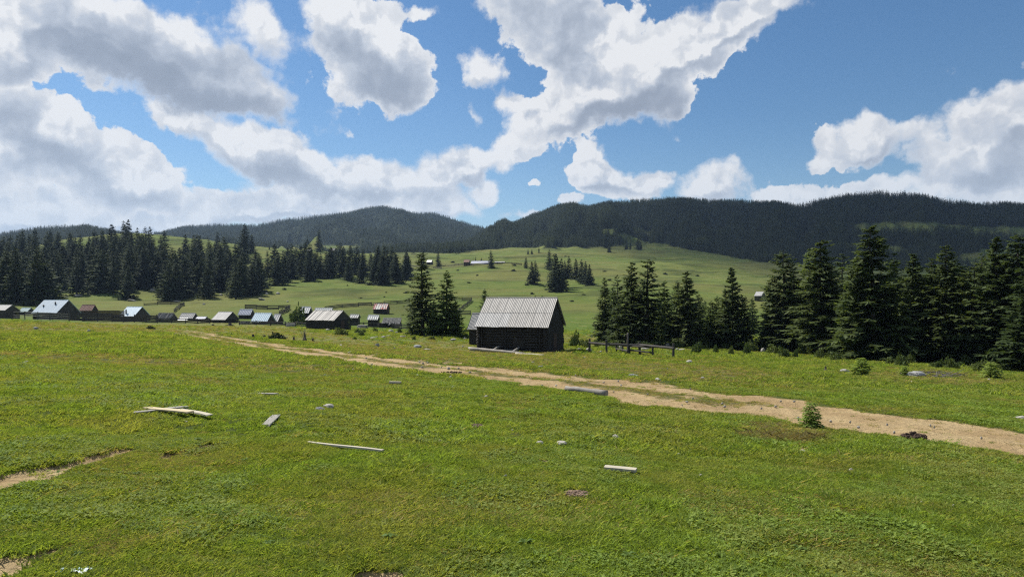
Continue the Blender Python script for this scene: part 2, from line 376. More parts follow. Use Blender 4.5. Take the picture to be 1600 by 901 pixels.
M['tin_white'] = roofing('whitish_sheet', (.56, .55, .52), (.70, .69, .66), rough=.5)
M['rust'] = roofing('rusty_sheet', (.20, .105, .08), (.32, .20, .165), rough=.8)
M['red_white'] = roofing('red_and_white_sheet', (.52, .50, .46), (.60, .57, .52), rough=.6, rust=(.47, (.33, .085, .07)))
M['shingle'] = wood('weathered_shingle', (.15, .145, .14), (.33, .32, .31), (2.5, .4, .4))
def plain(name, a, b, scale=6.0, rough=.85, bump=.4, spec=.2):
    m, t = material(name); n = t.noise(objc(t), scale, 6, .65)
    c = t.mix(t.ss(n, .3, .7), a, b); c = t.mix(t.math('MULTIPLY', rnd(t), .35), c, tuple(x * .6 for x in a))
    finish(t, c, rough, n, bump, .03, spec=spec); return m
M['stone'] = plain('pale_limestone', (.27, .255, .22), (.46, .43, .38), 5)
M['stone_grey'] = plain('grey_stone', (.20, .20, .20), (.36, .36, .35), 5)
M['soil'] = plain('loose_brown_soil', (.14, .095, .065), (.29, .205, .145), 9)
M['dung'] = plain('dark_dung', (.035, .022, .016), (.08, .052, .036), 9)
M['metal_dark'] = plain('dark_iron', (.03, .03, .032), (.06, .058, .056), 9, .55)
M['plastic'] = plain('torn_blue_white_plastic', (.12, .30, .36), (.72, .76, .74), 14, .4)
M['tarp'] = plain('white_tarpaulin', (.66, .67, .68), (.78, .78, .78), 3, .5)
M['glass'] = plain('dark_window_glass', (.02, .024, .03), (.035, .04, .05), 2, .12, 0, .5)
def leaf(name, a, b, tr=.22, big=None, rough=.7):
    m, t = material(name); n = t.noise(objc(t), 2.2, 3); r = rnd(t)
    c = t.mix(t.ss(t.math('MULTIPLY_ADD', r, .5, t.math('MULTIPLY', n, .8)), .25, .95), a, b)
    finish(t, c, rough, spec=.18, trans=(tr, (1.3, 1.25, .6))); return m
M['needle'] = leaf('spruce_needles', (.034, .056, .019), (.082, .110, .034), .36)
M['needle_light'] = leaf('lighter_spruce_needles', (.052, .088, .026), (.125, .170, .046), .40)
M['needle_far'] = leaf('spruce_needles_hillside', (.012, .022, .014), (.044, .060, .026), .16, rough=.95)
M['needle_young'] = leaf('young_spruce_needles', (.15, .225, .045), (.25, .32, .08), .5)
M['leafy'] = leaf('shrub_leaves', (.045, .075, .022), (.11, .14, .042), .3)
M['weed'] = leaf('weed_leaves', (.08, .14, .03), (.15, .23, .05), .4)
M['dryweed'] = leaf('dry_weed', (.16, .135, .065), (.28, .23, .12), .35)
M['juniper'] = leaf('juniper_leaves', (.018, .028, .014), (.04, .055, .024), .1)
def grassmat(name, base, dry, tr=.35):
    m, t = material(name); p = wpos(t)
    n1 = t.noise(p, .55, 4, .6); n2 = t.noise(p, 3.2, 3); r = rnd(t)
    c = t.mix(t.ss(t.math('MULTIPLY_ADD', r, .6, t.math('MULTIPLY', n2, .5)), .2, .9), tuple(x * .60 for x in base), tuple(x * 1.38 for x in base))
    c = t.mix(t.math('MULTIPLY', t.ss(t.math('MULTIPLY_ADD', r, .35, n1), .56, .88), .6), c, dry)
    finish(t, c, .75, spec=.12, trans=(tr, (1.25, 1.2, .5))); return m
M['grass'] = grassmat('short_pasture_grass', (.194, .280, .048), (.30, .272, .09), .48)
M['clover'] = grassmat('clover_leaves', (.180, .262, .050), (.26, .27, .08), .42)
M['straw'] = grassmat('dry_grass', (.29, .255, .10), (.40, .33, .165), .38)
# ------------------------------------------------------------------ the ground: one sheet from under the feet to the ridges
th_in = np.linspace(-R(43), R(43), 620)
th_out = np.concatenate([np.linspace(R(43), R(62), 24)[1:], np.linspace(R(62), R(180), 40)[1:]])
TH = np.concatenate([-th_out[::-1], th_in, th_out])
RR = np.concatenate([np.linspace(0.2, 2.4, 10), np.geomspace(2.5, 4200, 760)])
tg, rg = np.meshgrid(TH, RR)
GX, GY = rg * np.sin(tg), rg * np.cos(tg)
GZ = height(GX, GY)
with np.errstate(divide='ignore', invalid='ignore'):
    PC = np.where(GY > .5, 800 + F * GX / np.maximum(GY, .5), -9999.)
    PR = np.where(GY > .5, HOR - F * GZ / np.maximum(GY, .5), 9999.)
def road_mask(pc, pr, X, Y):
    up = np.interp(pc, [180,260,330,420,520,600,700,800,900,1000,1100,1200,1300,1400,1500,1600,1800,2200], [503,511,520,535,548,556,566,577,587,597,608,620,633,645,660,678,715,790])
    lo = np.interp(pc, [180,260,330,420,520,600,700,800,900,1000,1100,1200,1300,1400,1500,1600,1800,2200], [509,521,532,548,560,573,587,600,614,630,642,654,666,681,697,714,755,840])
    v = (pr - up) / (lo - up)
    v = v + fbm(X / 2.3, Y / 2.3, 21, 4) * .55 + fbm(X / .5, Y / .5, 22, 2) * .2
    inside = sstep(v, -.10, .10) * (1 - sstep(v, .92, 1.08))
    lower = np.exp(-((v - .80) / .20) ** 2); upper = np.exp(-((v - .18) / .15) ** 2)
    full = sstep(pc, 1050, 1400)
    bare = inside * np.clip(np.maximum(1.1 * lower, .85 * upper) + .26 * sstep(pc, 300, 500) + full * .42, 0, 1) * (.8 + .2 * sstep(pc, 300, 560))
    ok = (pc > 230) * (pr < 900) * (Y < 150)
    return bare * ok * sstep(pc, 235, 330), inside * ok * sstep(pc, 200, 300)
def soft_ell(pc, pr, X, Y, cx, cy, rx, ry, rot=0.0, wob=.5, sc=.5):
    a = R(rot); dx, dy = pc - cx, pr - cy
    u = (dx * math.cos(a) + dy * math.sin(a)) / rx; w = (-dx * math.sin(a) + dy * math.cos(a)) / ry
    return 1 - sstep(np.hypot(u, w) + fbm(X / sc, Y / sc, 41, 4) * wob * 2, .65, 1.15)
def dirt_masks(pc, pr, X, Y):
    d, s = road_mask(pc, pr, X, Y)
    bare = d.copy(); dry = np.clip(s * 1.2, 0, 1)
    for e in ((25,748,75,13,-13,.6,.4),(120,722,70,8,-13,.7,.3),(182,706,45,8,-13,.6,.3),(15,885,55,20,-10,.5,.4),(60,868,60,10,-15,.7,.3),(590,898,60,12,0,.7,.2),
              (900,770,22,8,10,.6,.25),(743,664,14,4,5,.6,.3),(850,722,10,3,0,.6,.25),(705,581,26,6,8,.6,.8),(290,705,50,5,-12,1.0,.25),(185,775,45,7,-20,1.0,.25),(1250,700,15,5,0,.6,.3)):
        bare = np.maximum(bare, soft_ell(pc, pr, X, Y, *e))
    # dry bands across the pasture
    for e, k in (((150,512,330,10,0,.4,9.),.8),((520,532,330,13,8,.4,9.),.8),((900,566,330,14,7,.5,7.),.85),((150,560,220,9,2,.5,6.),.75),((420,572,200,12,4,.5,6.),.55),((1080,580,170,12,5,.5,6.),.9),((1460,590,160,10,3,.6,6.),.7),
                 ((560,795,260,30,0,.9,1.2),.32),((1180,800,200,30,0,.9,1.2),.35),((200,840,160,30,-10,.9,.8),.45),((900,800,120,24,0,.9,.8),.35),((1230,675,70,18,0,.6,.6),.9),((1000,535,200,9,3,.5,5.),.7)):
        dry = np.maximum(dry, k * soft_ell(pc, pr, X, Y, *e))
    far = sstep(Y, 140, 260)
    dry = np.maximum(dry, far * np.clip(.42 + fbm(X / 70., Y / 70., 51, 4) * 2.2, 0, 1))
    dry = np.maximum(dry, .62 * sstep(fbm(X / 4., Y / 4., 52, 4), .12, .3))
    return np.clip(bare, 0, 1), np.clip(dry, 0, 1)
bare, dry = dirt_masks(PC, PR, GX, GY)
# which ground lies under forest (0..1)
def forest_edge(c):                      # row of the lower edge of the mountain forest
    return np.interp(c, [560,640,700,760,800,860,900,950,1000,1040,1080,1130,1180,1210,1260,1400,1600,1800], [395,401,400,391,388,387,386,384,378,383,392,400,410,418,417,421,424,424])
def forest_mask(X, Y, Z):
    Ys = np.maximum(Y, .5); c = 800 + F * X / Ys; r = HOR - F * Z / Ys
    D = Y
    m = (D > 690) * sstep(forest_edge(c) + fbm(X / 45., Y / 45., 61, 3) * 9 - r, -1, 3) * (c > 560)
    left = (D > 1150) * (c <= 900) * (r < 408)
    farl = (D > 950) * (c < 330)
    m = np.maximum(m, np.maximum(left, farl))
    clear = np.zeros_like(m)
    for e in ((1425,357,105,11,1,.3,60.),(1565,364,80,11,1,.3,60.),(1560,405,95,18,0,.4,50.),(1370,388,65,8,5,.4,50.),(1010,366,16,6,30,.5,40.),(985,374,26,7,20,.5,40.),(950,362,14,5,0,.4,40.),(655,399,60,6,0,.4,40.),(505,388,70,6,0,.4,60.),(1095,374,16,3,0,.4,40.)):
        clear = np.maximum(clear, soft_ell(c, r, X, Y, *e))
    return m * (1 - clear)
FM = forest_mask(GX, GY, GZ)
nr_, nt_ = tg.shape
idx = np.arange(nr_ * nt_).reshape(nr_, nt_)
quads = np.stack([idx[:-1, :-1], idx[:-1, 1:], idx[1:, 1:], idx[1:, :-1]], -1).reshape(-1, 4)[:, ::-1]
gz = GZ - bare * .05 * (1 - sstep(GY, 40, 100))
gme = mesh('ground', np.stack([GX, GY, gz], -1).reshape(-1, 3), quads, None, True)
at = gme.attributes.new('cover', 'FLOAT_COLOR', 'POINT')
at.data.foreach_set('color', np.stack([bare, dry, FM, np.ones_like(bare)], -1).astype(np.float32).ravel())
gm, t = material('pasture_ground')
p = wpos(t); ca = t.n('ShaderNodeAttribute', attribute_name='cover'); cs = t.n('ShaderNodeSeparateColor'); t.L.new(ca.outputs['Color'], cs.inputs[0])
nA = t.noise(p, .09, 5, .6); nB = t.noise(p, .8, 5, .65); nC = t.noise(p, 9.0, 5, .7); nD = t.noise(p, .012, 4, .6)
g1 = t.mix(t.ss(nB, .3, .72), (.058, .098, .018), (.115, .160, .030))
g1 = t.mix(t.math('MULTIPLY', t.ss(nA, .42, .68), .55), g1, (.085, .140, .022))
g1 = t.mix(t.math('MULTIPLY', t.ss(nC, .45, .75), .5), g1, (.050, .075, .016))
dryc = t.mix(t.ss(nB, .3, .7), (.165, .150, .055), (.24, .20, .085))
dfac = t.math('MULTIPLY', cs.outputs[1], t.math('MULTIPLY_ADD', t.ss(nC, .25, .7), .6, .35), clamp=True)
c1 = t.mix(dfac, g1, dryc)
nsep = t.n('ShaderNodeSeparateXYZ'); t.L.new(p, nsep.inputs[0]); c1 = t.mix(t.math('MULTIPLY', t.ss(nsep.outputs[1], 75.0, 18.0), .62), c1, (.040, .048, .016))   # near thatch tone, darkened to paint shade into the gaps between tufts
soil = t.mix(t.ss(nB, .3, .7), (.30, .208, .106), (.41, .312, .17))
soil = t.mix(t.math('MULTIPLY', t.ss(nC, .45, .7), .6), soil, (.20, .145, .085))
bf = t.ss(t.math('MULTIPLY_ADD', t.math('SUBTRACT', nC, .5), .9, cs.outputs[0]), .3, .62)
c1 = t.mix(bf, c1, soil)
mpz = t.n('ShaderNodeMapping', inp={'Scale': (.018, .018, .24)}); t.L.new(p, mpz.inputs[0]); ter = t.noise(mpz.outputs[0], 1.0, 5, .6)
farv = t.n('ShaderNodeSeparateXYZ'); t.L.new(p, farv.inputs[0]); farf = t.ss(farv.outputs[1], 130.0, 240.0)
c1 = t.mix(t.math('MULTIPLY', farf, .75), c1, t.mix(t.ss(nA, .35, .65), (.076, .112, .024), (.124, .142, .037)))  # far meadow colour toned down to stand in for missing grass self-shadow
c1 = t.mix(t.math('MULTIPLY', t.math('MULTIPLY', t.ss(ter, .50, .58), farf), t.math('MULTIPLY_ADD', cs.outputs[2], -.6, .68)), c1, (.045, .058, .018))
c1 = t.mix(t.math('MULTIPLY', t.math('MULTIPLY', t.ss(nD, .45, .6), farf), t.math('MULTIPLY_ADD', cs.outputs[2], -.45, .45)), c1, (.135, .125, .042))
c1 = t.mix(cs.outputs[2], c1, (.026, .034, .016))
bh = t.math('MULTIPLY_ADD', t.noise(p, 3.0, 6, .7), .6, nC)
bh = t.math('MULTIPLY_ADD', t.math('MULTIPLY', ter, farf), 40.0, bh)
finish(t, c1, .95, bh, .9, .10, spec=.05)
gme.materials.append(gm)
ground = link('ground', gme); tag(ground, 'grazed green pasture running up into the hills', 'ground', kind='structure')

# ------------------------------------------------------------------ spruces
def spruce(seed, H, Rad, whorls, nbr, nspr, low=.06, wid=.13, gaps=.08, droop=.30, shape=.9, top=.99):
    rg_ = np.random.default_rng(seed); V = []; Fc = []
    for w in range(whorls):
        tt = low + (top - low) * (w / (whorls - 1)) ** .92
        z = H * tt; L0 = Rad * (1 - tt) ** shape + .10 + .010 * H * (tt < .97)
        n = max(3, int(round(nbr * (.55 + .45 * (1 - tt)))))
        a0 = rg_.uniform(0, 6.28)
        for b in range(n):
            if rg_.random() < gaps: continue
            an = a0 + 6.283 * b / n + rg_.normal(0, .22); L = L0 * rg_.uniform(.66, 1.13) * (1.28 if rg_.random() < .07 else 1)
            up = .55 * tt - .10 + rg_.normal(0, .08)
            d = np.array([math.cos(an), math.sin(an), 0]); sd_ = np.array([-d[1], d[0], 0])
            z0 = z + rg_.normal(0, .018 * H); droop_ = droop * rg_.uniform(.5, 1.4)
            m = max(3, int(nspr * (.35 + .65 * min(1, L / Rad))))
            s = (np.arange(m) + rg_.random(m)) / m; s = .08 + .92 * s
            pz = z0 + L * (up * s - droop_ * (1 - tt * .8) * s * (1.25 - .55 * s))
            px = d[None] * (L * s)[:, None]
            side = np.where(np.arange(m) % 2 == 0, 1.0, -1.0); side = np.where(s > .93, side * .25, side)
            ln = (.36 * L * (1.1 - .75 * s) + .05 * Rad + .06) * rg_.uniform(.7, 1.25, m)
            hang = rg_.random(m) < .30
            dv = d[None] * .72 + sd_[None] * (side * rg_.uniform(.45, 1.05, m))[:, None]
            dv[:, 2] = rg_.normal(-.10, .16, m); dv[hang, 2] = -.85
            dv /= np.linalg.norm(dv, axis=1)[:, None]
            wv = np.cross(dv, np.stack([rg_.normal(0, .35, m), rg_.normal(0, .35, m), np.ones(m)], -1)); wv /= np.linalg.norm(wv, axis=1)[:, None] + 1e-6
            o = px.copy(); o[:, 2] = pz
            hw = wid * Rad * .5 * rg_.uniform(.7, 1.3, m) * (.55 + .45 * (1 - tt))
            tip = o + dv * ln[:, None]; mid = o + dv * (ln * .42)[:, None]
            A = mid + wv * hw[:, None]; B = mid - wv * hw[:, None]; A[:, 2] -= hw * .35; B[:, 2] -= hw * .35
            k = sum(len(q) for q in V); V.append(np.stack([o, A, tip, B], 1).reshape(-1, 3))
            Fc.append(k + np.arange(m * 4).reshape(m, 4))
    return np.concatenate(V), np.concatenate(Fc)
def trunk(seed, H, r, bend=.15, dead=0, low=.1, Rad=2.0):
    random.seed(seed); mb = MB(); n = 8
    mb.bar((0, 0, -.4), (0, 0, H * .98), r, r * .08, 8, bend * .25, 7)
    for k in range(dead):
        z = H * low * random.uniform(.35, 1.25); an = random.uniform(0, 6.28); L = Rad * random.uniform(.3, .62)
        e = Vector((math.cos(an) * L, math.sin(an) * L, z - L * random.uniform(.1, .5)))
        mb.bar((0, 0, z), e, .03, .008, 4)
        for q in range(2):
            p0 = Vector((0, 0, z)).lerp(e, random.uniform(.4, .8)); mb.bar(p0, p0 + Vector((random.uniform(-.4, .4), random.uniform(-.4, .4), random.uniform(-.4, .1))), .014, .005, 3)
    return mb
NEAR = []
for k, (H, Rd, wh, nb, ns, lo, gp_, dr, sh) in enumerate(((14.8, 3.3, 40, 9, 30, .05, .10, .34, .80), (12.5, 2.5, 36, 9, 26, .04, .07, .28, .86), (12.0, 2.0, 40, 8, 24, .10, .20, .38, .74), (10.0, 2.5, 30, 9, 26, .02, .05, .24, .90), (13.5, 2.7, 38, 9, 27, .17, .12, .34, .78), (9.0, 2.2, 28, 9, 24, .03, .12, .28, .82), (14.0, 2.6, 36, 8, 26, .08, .22, .42, .62), (13.0, 3.4, 34, 9, 30, .03, .08, .22, 1.0), (12.0, 2.4, 30, 7, 26, .12, .30, .30, .70))):
    v, f = spruce(100 + k, H, Rd, wh, nb, ns, lo, .135, gp_, dr, sh)
    NEAR.append((H, mesh('crown', v, f, M['needle_light' if k in (3, 5) else 'needle']), mesh('trunk', *(lambda m_: (m_.v, m_.f))(trunk(200 + k, H, .020 * H, .3, 14 if lo > .08 else 4, max(lo, .1), Rd)), M['bark'])))
MID = []
for k, (H, Rd, wh, nb, ns, lo, sh) in enumerate(((18, 4.2, 26, 9, 10, .05, .78), (18, 3.7, 26, 9, 10, .08, .72), (18, 4.8, 24, 9, 11, .03, .9), (18, 3.4, 27, 8, 10, .10, .70), (18, 5.4, 22, 9, 12, .02, .95))):
    v, f = spruce(300 + k, H, Rd, wh, nb, ns, lo, .27, .06, .30, sh)
    MID.append((H, mesh('crown', v, f, M['needle_far']), mesh('trunk', *(lambda m_: (m_.v, m_.f))(trunk(400 + k, H, .34, .2)), M['bark'])))
def tree(kind, loc, h, label, group=None, wide=1.0, name='spruce_tree', cat='tree'):
    H, cm, tm = kind; s = h / H
    e = empty(name, loc, random.uniform(0, 6.28)); e.scale = (s * wide, s * wide, s)
    e.rotation_euler = (random.gauss(0, .018), random.gauss(0, .018), e.rotation_euler[2])
    link('trunk', tm, e); link('crown', cm, e); tag(e, label, cat, group); return e
def tree_px(kind, px, top, base, label, group=None, wide=1.0, Y=None):
    p_ = hit(px, base) if Y is None else gp(px, Y)
    h = (HOR - top) / F * p_.y - p_.z
    return tree(kind, p_, h, label, group, wide)
# ------------------------------------------------------------------ buildings
def ribbed(L, S, pitch, amp, nseg=4, thick=.05):
    """a corrugated sheet: x along the eaves 0..L, y up the slope 0..S, in its own plane"""
    n = max(2, int(round(L / pitch)) * nseg); v = []; f = []
    for i in range(n + 1):
        x = L * i / n; z = amp * math.cos(2 * math.pi * i / nseg)
        v += [(x, 0, z), (x, S, z), (x, S, z - thick), (x, 0, z - thick)]
    for i in range(n):
        a, b = i * 4, i * 4 + 4
        for q in range(4): f.append((a + q, b + q, b + (q + 1) % 4, a + (q + 1) % 4))
    f += [(0, 1, 2, 3), (n * 4 + 3, n * 4 + 2, n * 4 + 1, n * 4)]
    return v, f
def place_slope(v, L, W, he, hr, side, x0=0.0, up0=0.0, lift=0.0):
    """put a sheet on the front (side=-1) or back (side=1) slope"""
    S = math.hypot(W / 2, hr - he); cy, sy = (W / 2) / S, (hr - he) / S; out = []
    for (x, y, z) in v:
        y += up0; z += lift
        yy = -W / 2 + y * cy - z * sy; zz = he + y * sy + z * cy
        out.append((x + x0 - L / 2, yy if side < 0 else -yy, zz))
    return out
def frame_of(xl, xc, xr, Y, ye, yr, phi, Wmax=9.0):
    s_ = lambda x: (x - 800) / F
    c, sn = math.cos(R(phi)), math.sin(R(phi)); Cx = s_(xc) * Y
    L = (Cx - s_(xl) * Y) / (c + s_(xl) * sn); W = (s_(xr) * Y - Cx) / (sn - s_(xr) * c); W = max(1.5, min(W, Wmax))
    C = Vector((Cx, Y)); ctr = C + Vector((-c, sn)) * (L / 2) + Vector((sn, c)) * (W / 2)
    ze = (HOR - ye) / F * Y; zr = (HOR - yr) / F * (Y + W / 2 * c)
    return ctr, L, W, ze, zr, -R(phi)
def ground_under(ctr, L, W, rz):
    zs = []
    for a in (-.5, 0, .5):
        for b in (-.5, 0, .5):
            q = Matrix.Rotation(rz, 2) @ Vector((a * L, b * W)); zs.append(hz_(ctr.x + q.x, ctr.y + q.y))
    return min(zs), max(zs)
def hut(name, label, xl, xc, xr, Y, ye, yr, phi=16, roof='asb_grey', wall='wood_dark', gable='wood_dark_v', pitch=.5, amp=.03, over=.28, chimney=None, door=True, cat='hut', group='huts of the shepherd village', Wmax=9.0, sag=.0, hmin=None, window=False, wob=0.0):
    random.seed(int(xc * 13 + Y))
    ctr, L, W, ze, zr, rz = frame_of(xl, xc, xr, Y, ye, yr, phi, Wmax)
    zmin, zmax = ground_under(ctr, L, W, rz); z0 = zmin
    he, hr = max(ze - z0, .5), zr - z0; hr = max(hr, he + .5)
    e = empty(name, (ctr.x, ctr.y, z0), rz); tag(e, label, cat, group)
    S = math.hypot(W / 2, hr - he)
    for side in (-1, 1):
        v, f = ribbed(L, S + .05, pitch, amp)
        if wob: v = [(x, y + wob * (hash((round(x, 1), 3)) % 7 - 3) / 3 * (1 if y < S / 2 else .3), z + .4 * wob * (hash((round(x / .4), 5)) % 5 - 2) / 2) for x, y, z in v]
        if sag: v = [(x, y, z - sag * math.sin(math.pi * min(1, max(0, y / S))) * (.5 + .5 * math.sin(x * 2.1))) for x, y, z in v]
        link('roof_slope', mesh('roof_slope', place_slope(v, L, W, he, hr, side), f, M[roof]), e)
    MB().bar((-L / 2, 0, hr + .01), (L / 2, 0, hr + .01), .07, n=6).build('ridge_cap', M[roof], e)
    w, l = W / 2 - over, L / 2 - over; hw = he - .02 + over * (hr - he) / (W / 2) * .75
    mb = MB(); course = .24; n = max(2, int((hw + .5) / course))
    for k in range(n):
        za, zb = -.5 + (hw + .5) * k / n, -.5 + (hw + .5) * (k + 1) / n - .02; o = random.uniform(-.02, .02)
        mb.box(-l - .1, l + .1, -w - .09 + o, -w + .09 + o, za, zb); mb.box(-l - .1, l + .1, w - .09, w + .09, za, zb)
        mb.box(-l - .09 + o, -l + .09 + o, -w + .1, w - .1, za + .02, zb + .01); mb.box(l - .09 + o, l + .09 + o, -w + .1, w - .1, za + .02, zb + .01)
    mb.build('log_wall', M[wall], e)
    for sx_ in (-1, 1):
        mb = MB(); nb_ = max(4, int(2 * w / .28))
        for k in range(nb_):
            ya, yb = -w + 2 * w * k / nb_, -w + 2 * w * (k + 1) / nb_ - .015; o = random.uniform(0, .03); x = sx_ * (l + .02 + o)
            top = lambda y: he + (hr - he) * (1 - abs(y) / (W / 2)) - .10
            mb.hexa([(x - .02, ya, hw - .1), (x + .02, ya, hw - .1), (x + .02, yb, hw - .1), (x - .02, yb, hw - .1), (x - .02, ya, max(hw, top(ya))), (x + .02, ya, max(hw, top(ya))), (x + .02, yb, max(hw, top(yb))), (x - .02, yb, max(hw, top(yb)))])
        mb.build('gable', M[gable], e)
    if door and hw > 1.2:
        d = MB(); x = l + .13
        for k in range(5): d.box(x - .02, x + .02 + random.uniform(0, .01), -.5 + k * .2, -.31 + k * .2, .02, min(1.8, hw))
        d.build('door', M['wood_brown'], e)
    if window and hw > 1.2:
        b = MB(); b.box(-l * .3 - .35, -l * .3 + .35, -w - .14, -w - .11, hw * .45, hw * .45 + .6); wdw = b.build('window', M['glass'], e)
        fr = MB(); x0, z0_ = -l * .3, hw * .45
        fr.box(x0 - .42, x0 - .35, -w - .16, -w - .10, z0_ - .06, z0_ + .66); fr.box(x0 + .35, x0 + .42, -w - .16, -w - .10, z0_ - .06, z0_ + .66); fr.box(x0 - .35, x0 + .35, -w - .16, -w - .10, z0_ + .6, z0_ + .66); fr.box(x0 - .35, x0 + .35, -w - .16, -w - .10, z0_ - .06, z0_)
        fr.build('window_frame', M['wood_grey'], wdw)
    for cfx, cup, ch in (chimney or ()):
        y = -W / 2 * (1 - cup); zz = he + (hr - he) * cup; b = MB()
        b.bar((cfx * L / 2, y, zz - .2), (cfx * L / 2, y, zz + ch), .16, .16, 8); b.bar((cfx * L / 2, y, zz + ch + .02), (cfx * L / 2, y, zz + ch + .12), .24, .1, 8)
        b.build('chimney_pipe', M['metal_dark'], e)
    return e, ctr, L, W, he, hr, rz

hut('hut', 'hut with a dull grey roof at the left picture edge', -38, 6, 33, 172, 486, 476, roof='asb_grey')
hut('hut', 'small hut with a greenish metal roof left of the big zinc-roofed hut', 28, 42, 56, 200, 487.5, 480.5, roof='tin_teal')
hut('hut', 'largest village hut with a bluish zinc roof and two stove pipes', 49, 88, 127, 163, 489, 468.5, roof='tin_blue', chimney=((.25, .66, .55), (-.55, .5, .3)), phi=20, window=True)
hut('hut', 'small hut with a rusty red sheet roof', 123, 143, 154, 190, 485.5, 476, roof='rust')
hut('hut', 'hut with a pale blue zinc roof and one stove pipe', 184, 208, 237, 163, 495.5, 479, roof='tin_bright', chimney=((-.35, .35, .9),), phi=20)
hut('shack', 'low shack with a roof of weathered grey boards', 241, 265, 279, 158, 502.5, 489, roof='wood_grey_v', pitch=.3, amp=.05, door=False, cat='shack', wob=.12)
hut('hut', 'hut with a pale grey roof and a white tarp at its eaves', 278, 300, 312, 161, 500.5, 489, roof='asb_grey')
hut('hut', 'low hut with a blue-grey roof beside the tarp-edged hut', 304, 319, 328, 158, 502.5, 494.5, roof='tin_lav', door=False)
hut('hut', 'wide hut with a beige-grey roof in the middle of the village', 330, 352, 375, 150, 499.5, 487, roof='asb_grey', window=True)
hut('hut', 'hut with a pale lavender roof standing behind the others', 371, 391, 399, 178, 492, 483, roof='tin_lav', wall='wood_dark')
hut('hut', 'hut with the brightest pale blue metal roof', 391, 417, 432, 146, 503, 489, roof='tin_bright', phi=20)
hut('shed', 'small shed with a dark grey roof against the bright blue-roofed hut', 424, 434, 444, 150, 502, 490.5, roof='asb_grey', door=False, cat='shed', phi=10)
hut('hut', 'white-roofed hut half hidden behind the dark barn and bush', 466, 482, 490, 152, 489, 479, roof='tin_white')
hut('hut', 'hut whose pale roof just shows above the dark barn ridge', 490, 517, 521, 150, 488, 481, roof='tin_white')
hut('barn', 'dark wooden barn with a light grey roof at the village end', 476, 522, 550.5, 117, 500.5, 485, roof='asb', phi=22, cat='barn', amp=.03, wob=.05)
hut('shed', 'little shed with a grey roof behind the dark barn', 545, 559, 562, 148, 496.5, 491, roof='asb_grey', door=False, cat='shed')
hut('hut', 'small hut with a red and white roof on the green slope', 582, 604, 610, 196, 483, 474, roof='red_white', pitch=.8, phi=12)
hut('shed', 'small shed with a pale grey roof beside the collapsed barn', 573, 590, 594, 146, 499.5, 492, roof='tin_white', door=False, cat='shed')
hut('hut', 'lone distant hut with a white roof among the right spruces', 1178, 1190, 1197, 290, 462, 455.5, roof='asb_grey', phi=32, door=False, group='far hill huts')
hut('farmhouse', 'long white-roofed farm building high on the meadow', 735, 765, 769, 505, 412.5, 407.5, roof='tin_lav', door=False, cat='farm building', group='far hill huts', phi=8, wall='wood_grey')
hut('farmhouse', 'second white-roofed farm building right of the lone spruce on the meadow', 772, 788, 791, 520, 412, 408.5, roof='asb_grey', door=False, cat='farm building', group='far hill huts', phi=8, wall='wood_grey')
hut('hut', 'tiny brown hut at the left end of the hill farm', 724, 733, 735, 500, 409.5, 405.5, roof='rust', door=False, group='far hill huts', phi=8, wall='wood_brown')
for lb, a, b, c_, yy, e_, r0 in (('tiny dark hut by the big hilltop spruce', 516, 522, 526, 560, 391.5, 388), ('tiny pale hut just left of the big hilltop spruce', 478, 485, 488, 570, 392, 389), ('tiny dark hut at the end of the hill spruces', 631, 637, 640, 560, 405.5, 401.5), ('tiny pale hut left of the paired far spruces', 666, 674, 677, 560, 409.5, 406)):
    hut('hut', lb, a, b, c_, yy, e_, r0, roof='tin_white' if 'pale' in lb else 'wood_grey_v', door=False, group='far hill huts', phi=12)

# flat roofed dark shed between the two zinc roofed huts
def lean_to(label, xa, xb, Y, yt, depth=3.0, wall='wood_brown', roof='wood_grey', slope=.25):
    a, b = gp(xa, Y), gp(xb, Y + 2); e = empty('shed', a, math.atan2(b.y - a.y, b.x - a.x)); tag(e, label, 'shed', 'huts of the shepherd village')
    L = (Vector((b.x, b.y)) - Vector((a.x, a.y))).length; h = (HOR - yt) / F * Y - a.z; mb = MB(); n = max(3, int(h / .26))
    for k in range(n + 2):
        z = -.5 + (h + .5) * k / (n + 2); o = random.uniform(-.03, .03)
        mb.box(0, L, -.06 + o, .06 + o, z, z + (h + .5) / (n + 2) - .02)
        for x in (0, L): mb.box(x - .06, x + .06, .07, depth, z, z + (h + .5) / (n + 2) - .03)
    mb.build('plank_wall', M[wall], e)
    r_ = MB()
    for k in range(int(L / .5)): r_.hexa([(k*.5 - .1, -.3, h), (k*.5 + .38, -.3, h), (k*.5 + .38, depth + .2, h - slope), (k*.5 - .1, depth + .2, h - slope), (k*.5 - .1, -.3, h + .06), (k*.5 + .38, -.3, h + .06), (k*.5 + .38, depth + .2, h - slope + .06), (k*.5 - .1, depth + .2, h - slope + .06)])
    r_.build('roof_boards', M[roof], e); return e
lean_to('long dark brown plank shed with a flat roof below the rusty roof', 128, 188, 158, 485.5)
lean_to('low dark shed in front of the beige-grey roofed hut', 326, 334, 153, 499.5, 2.0)

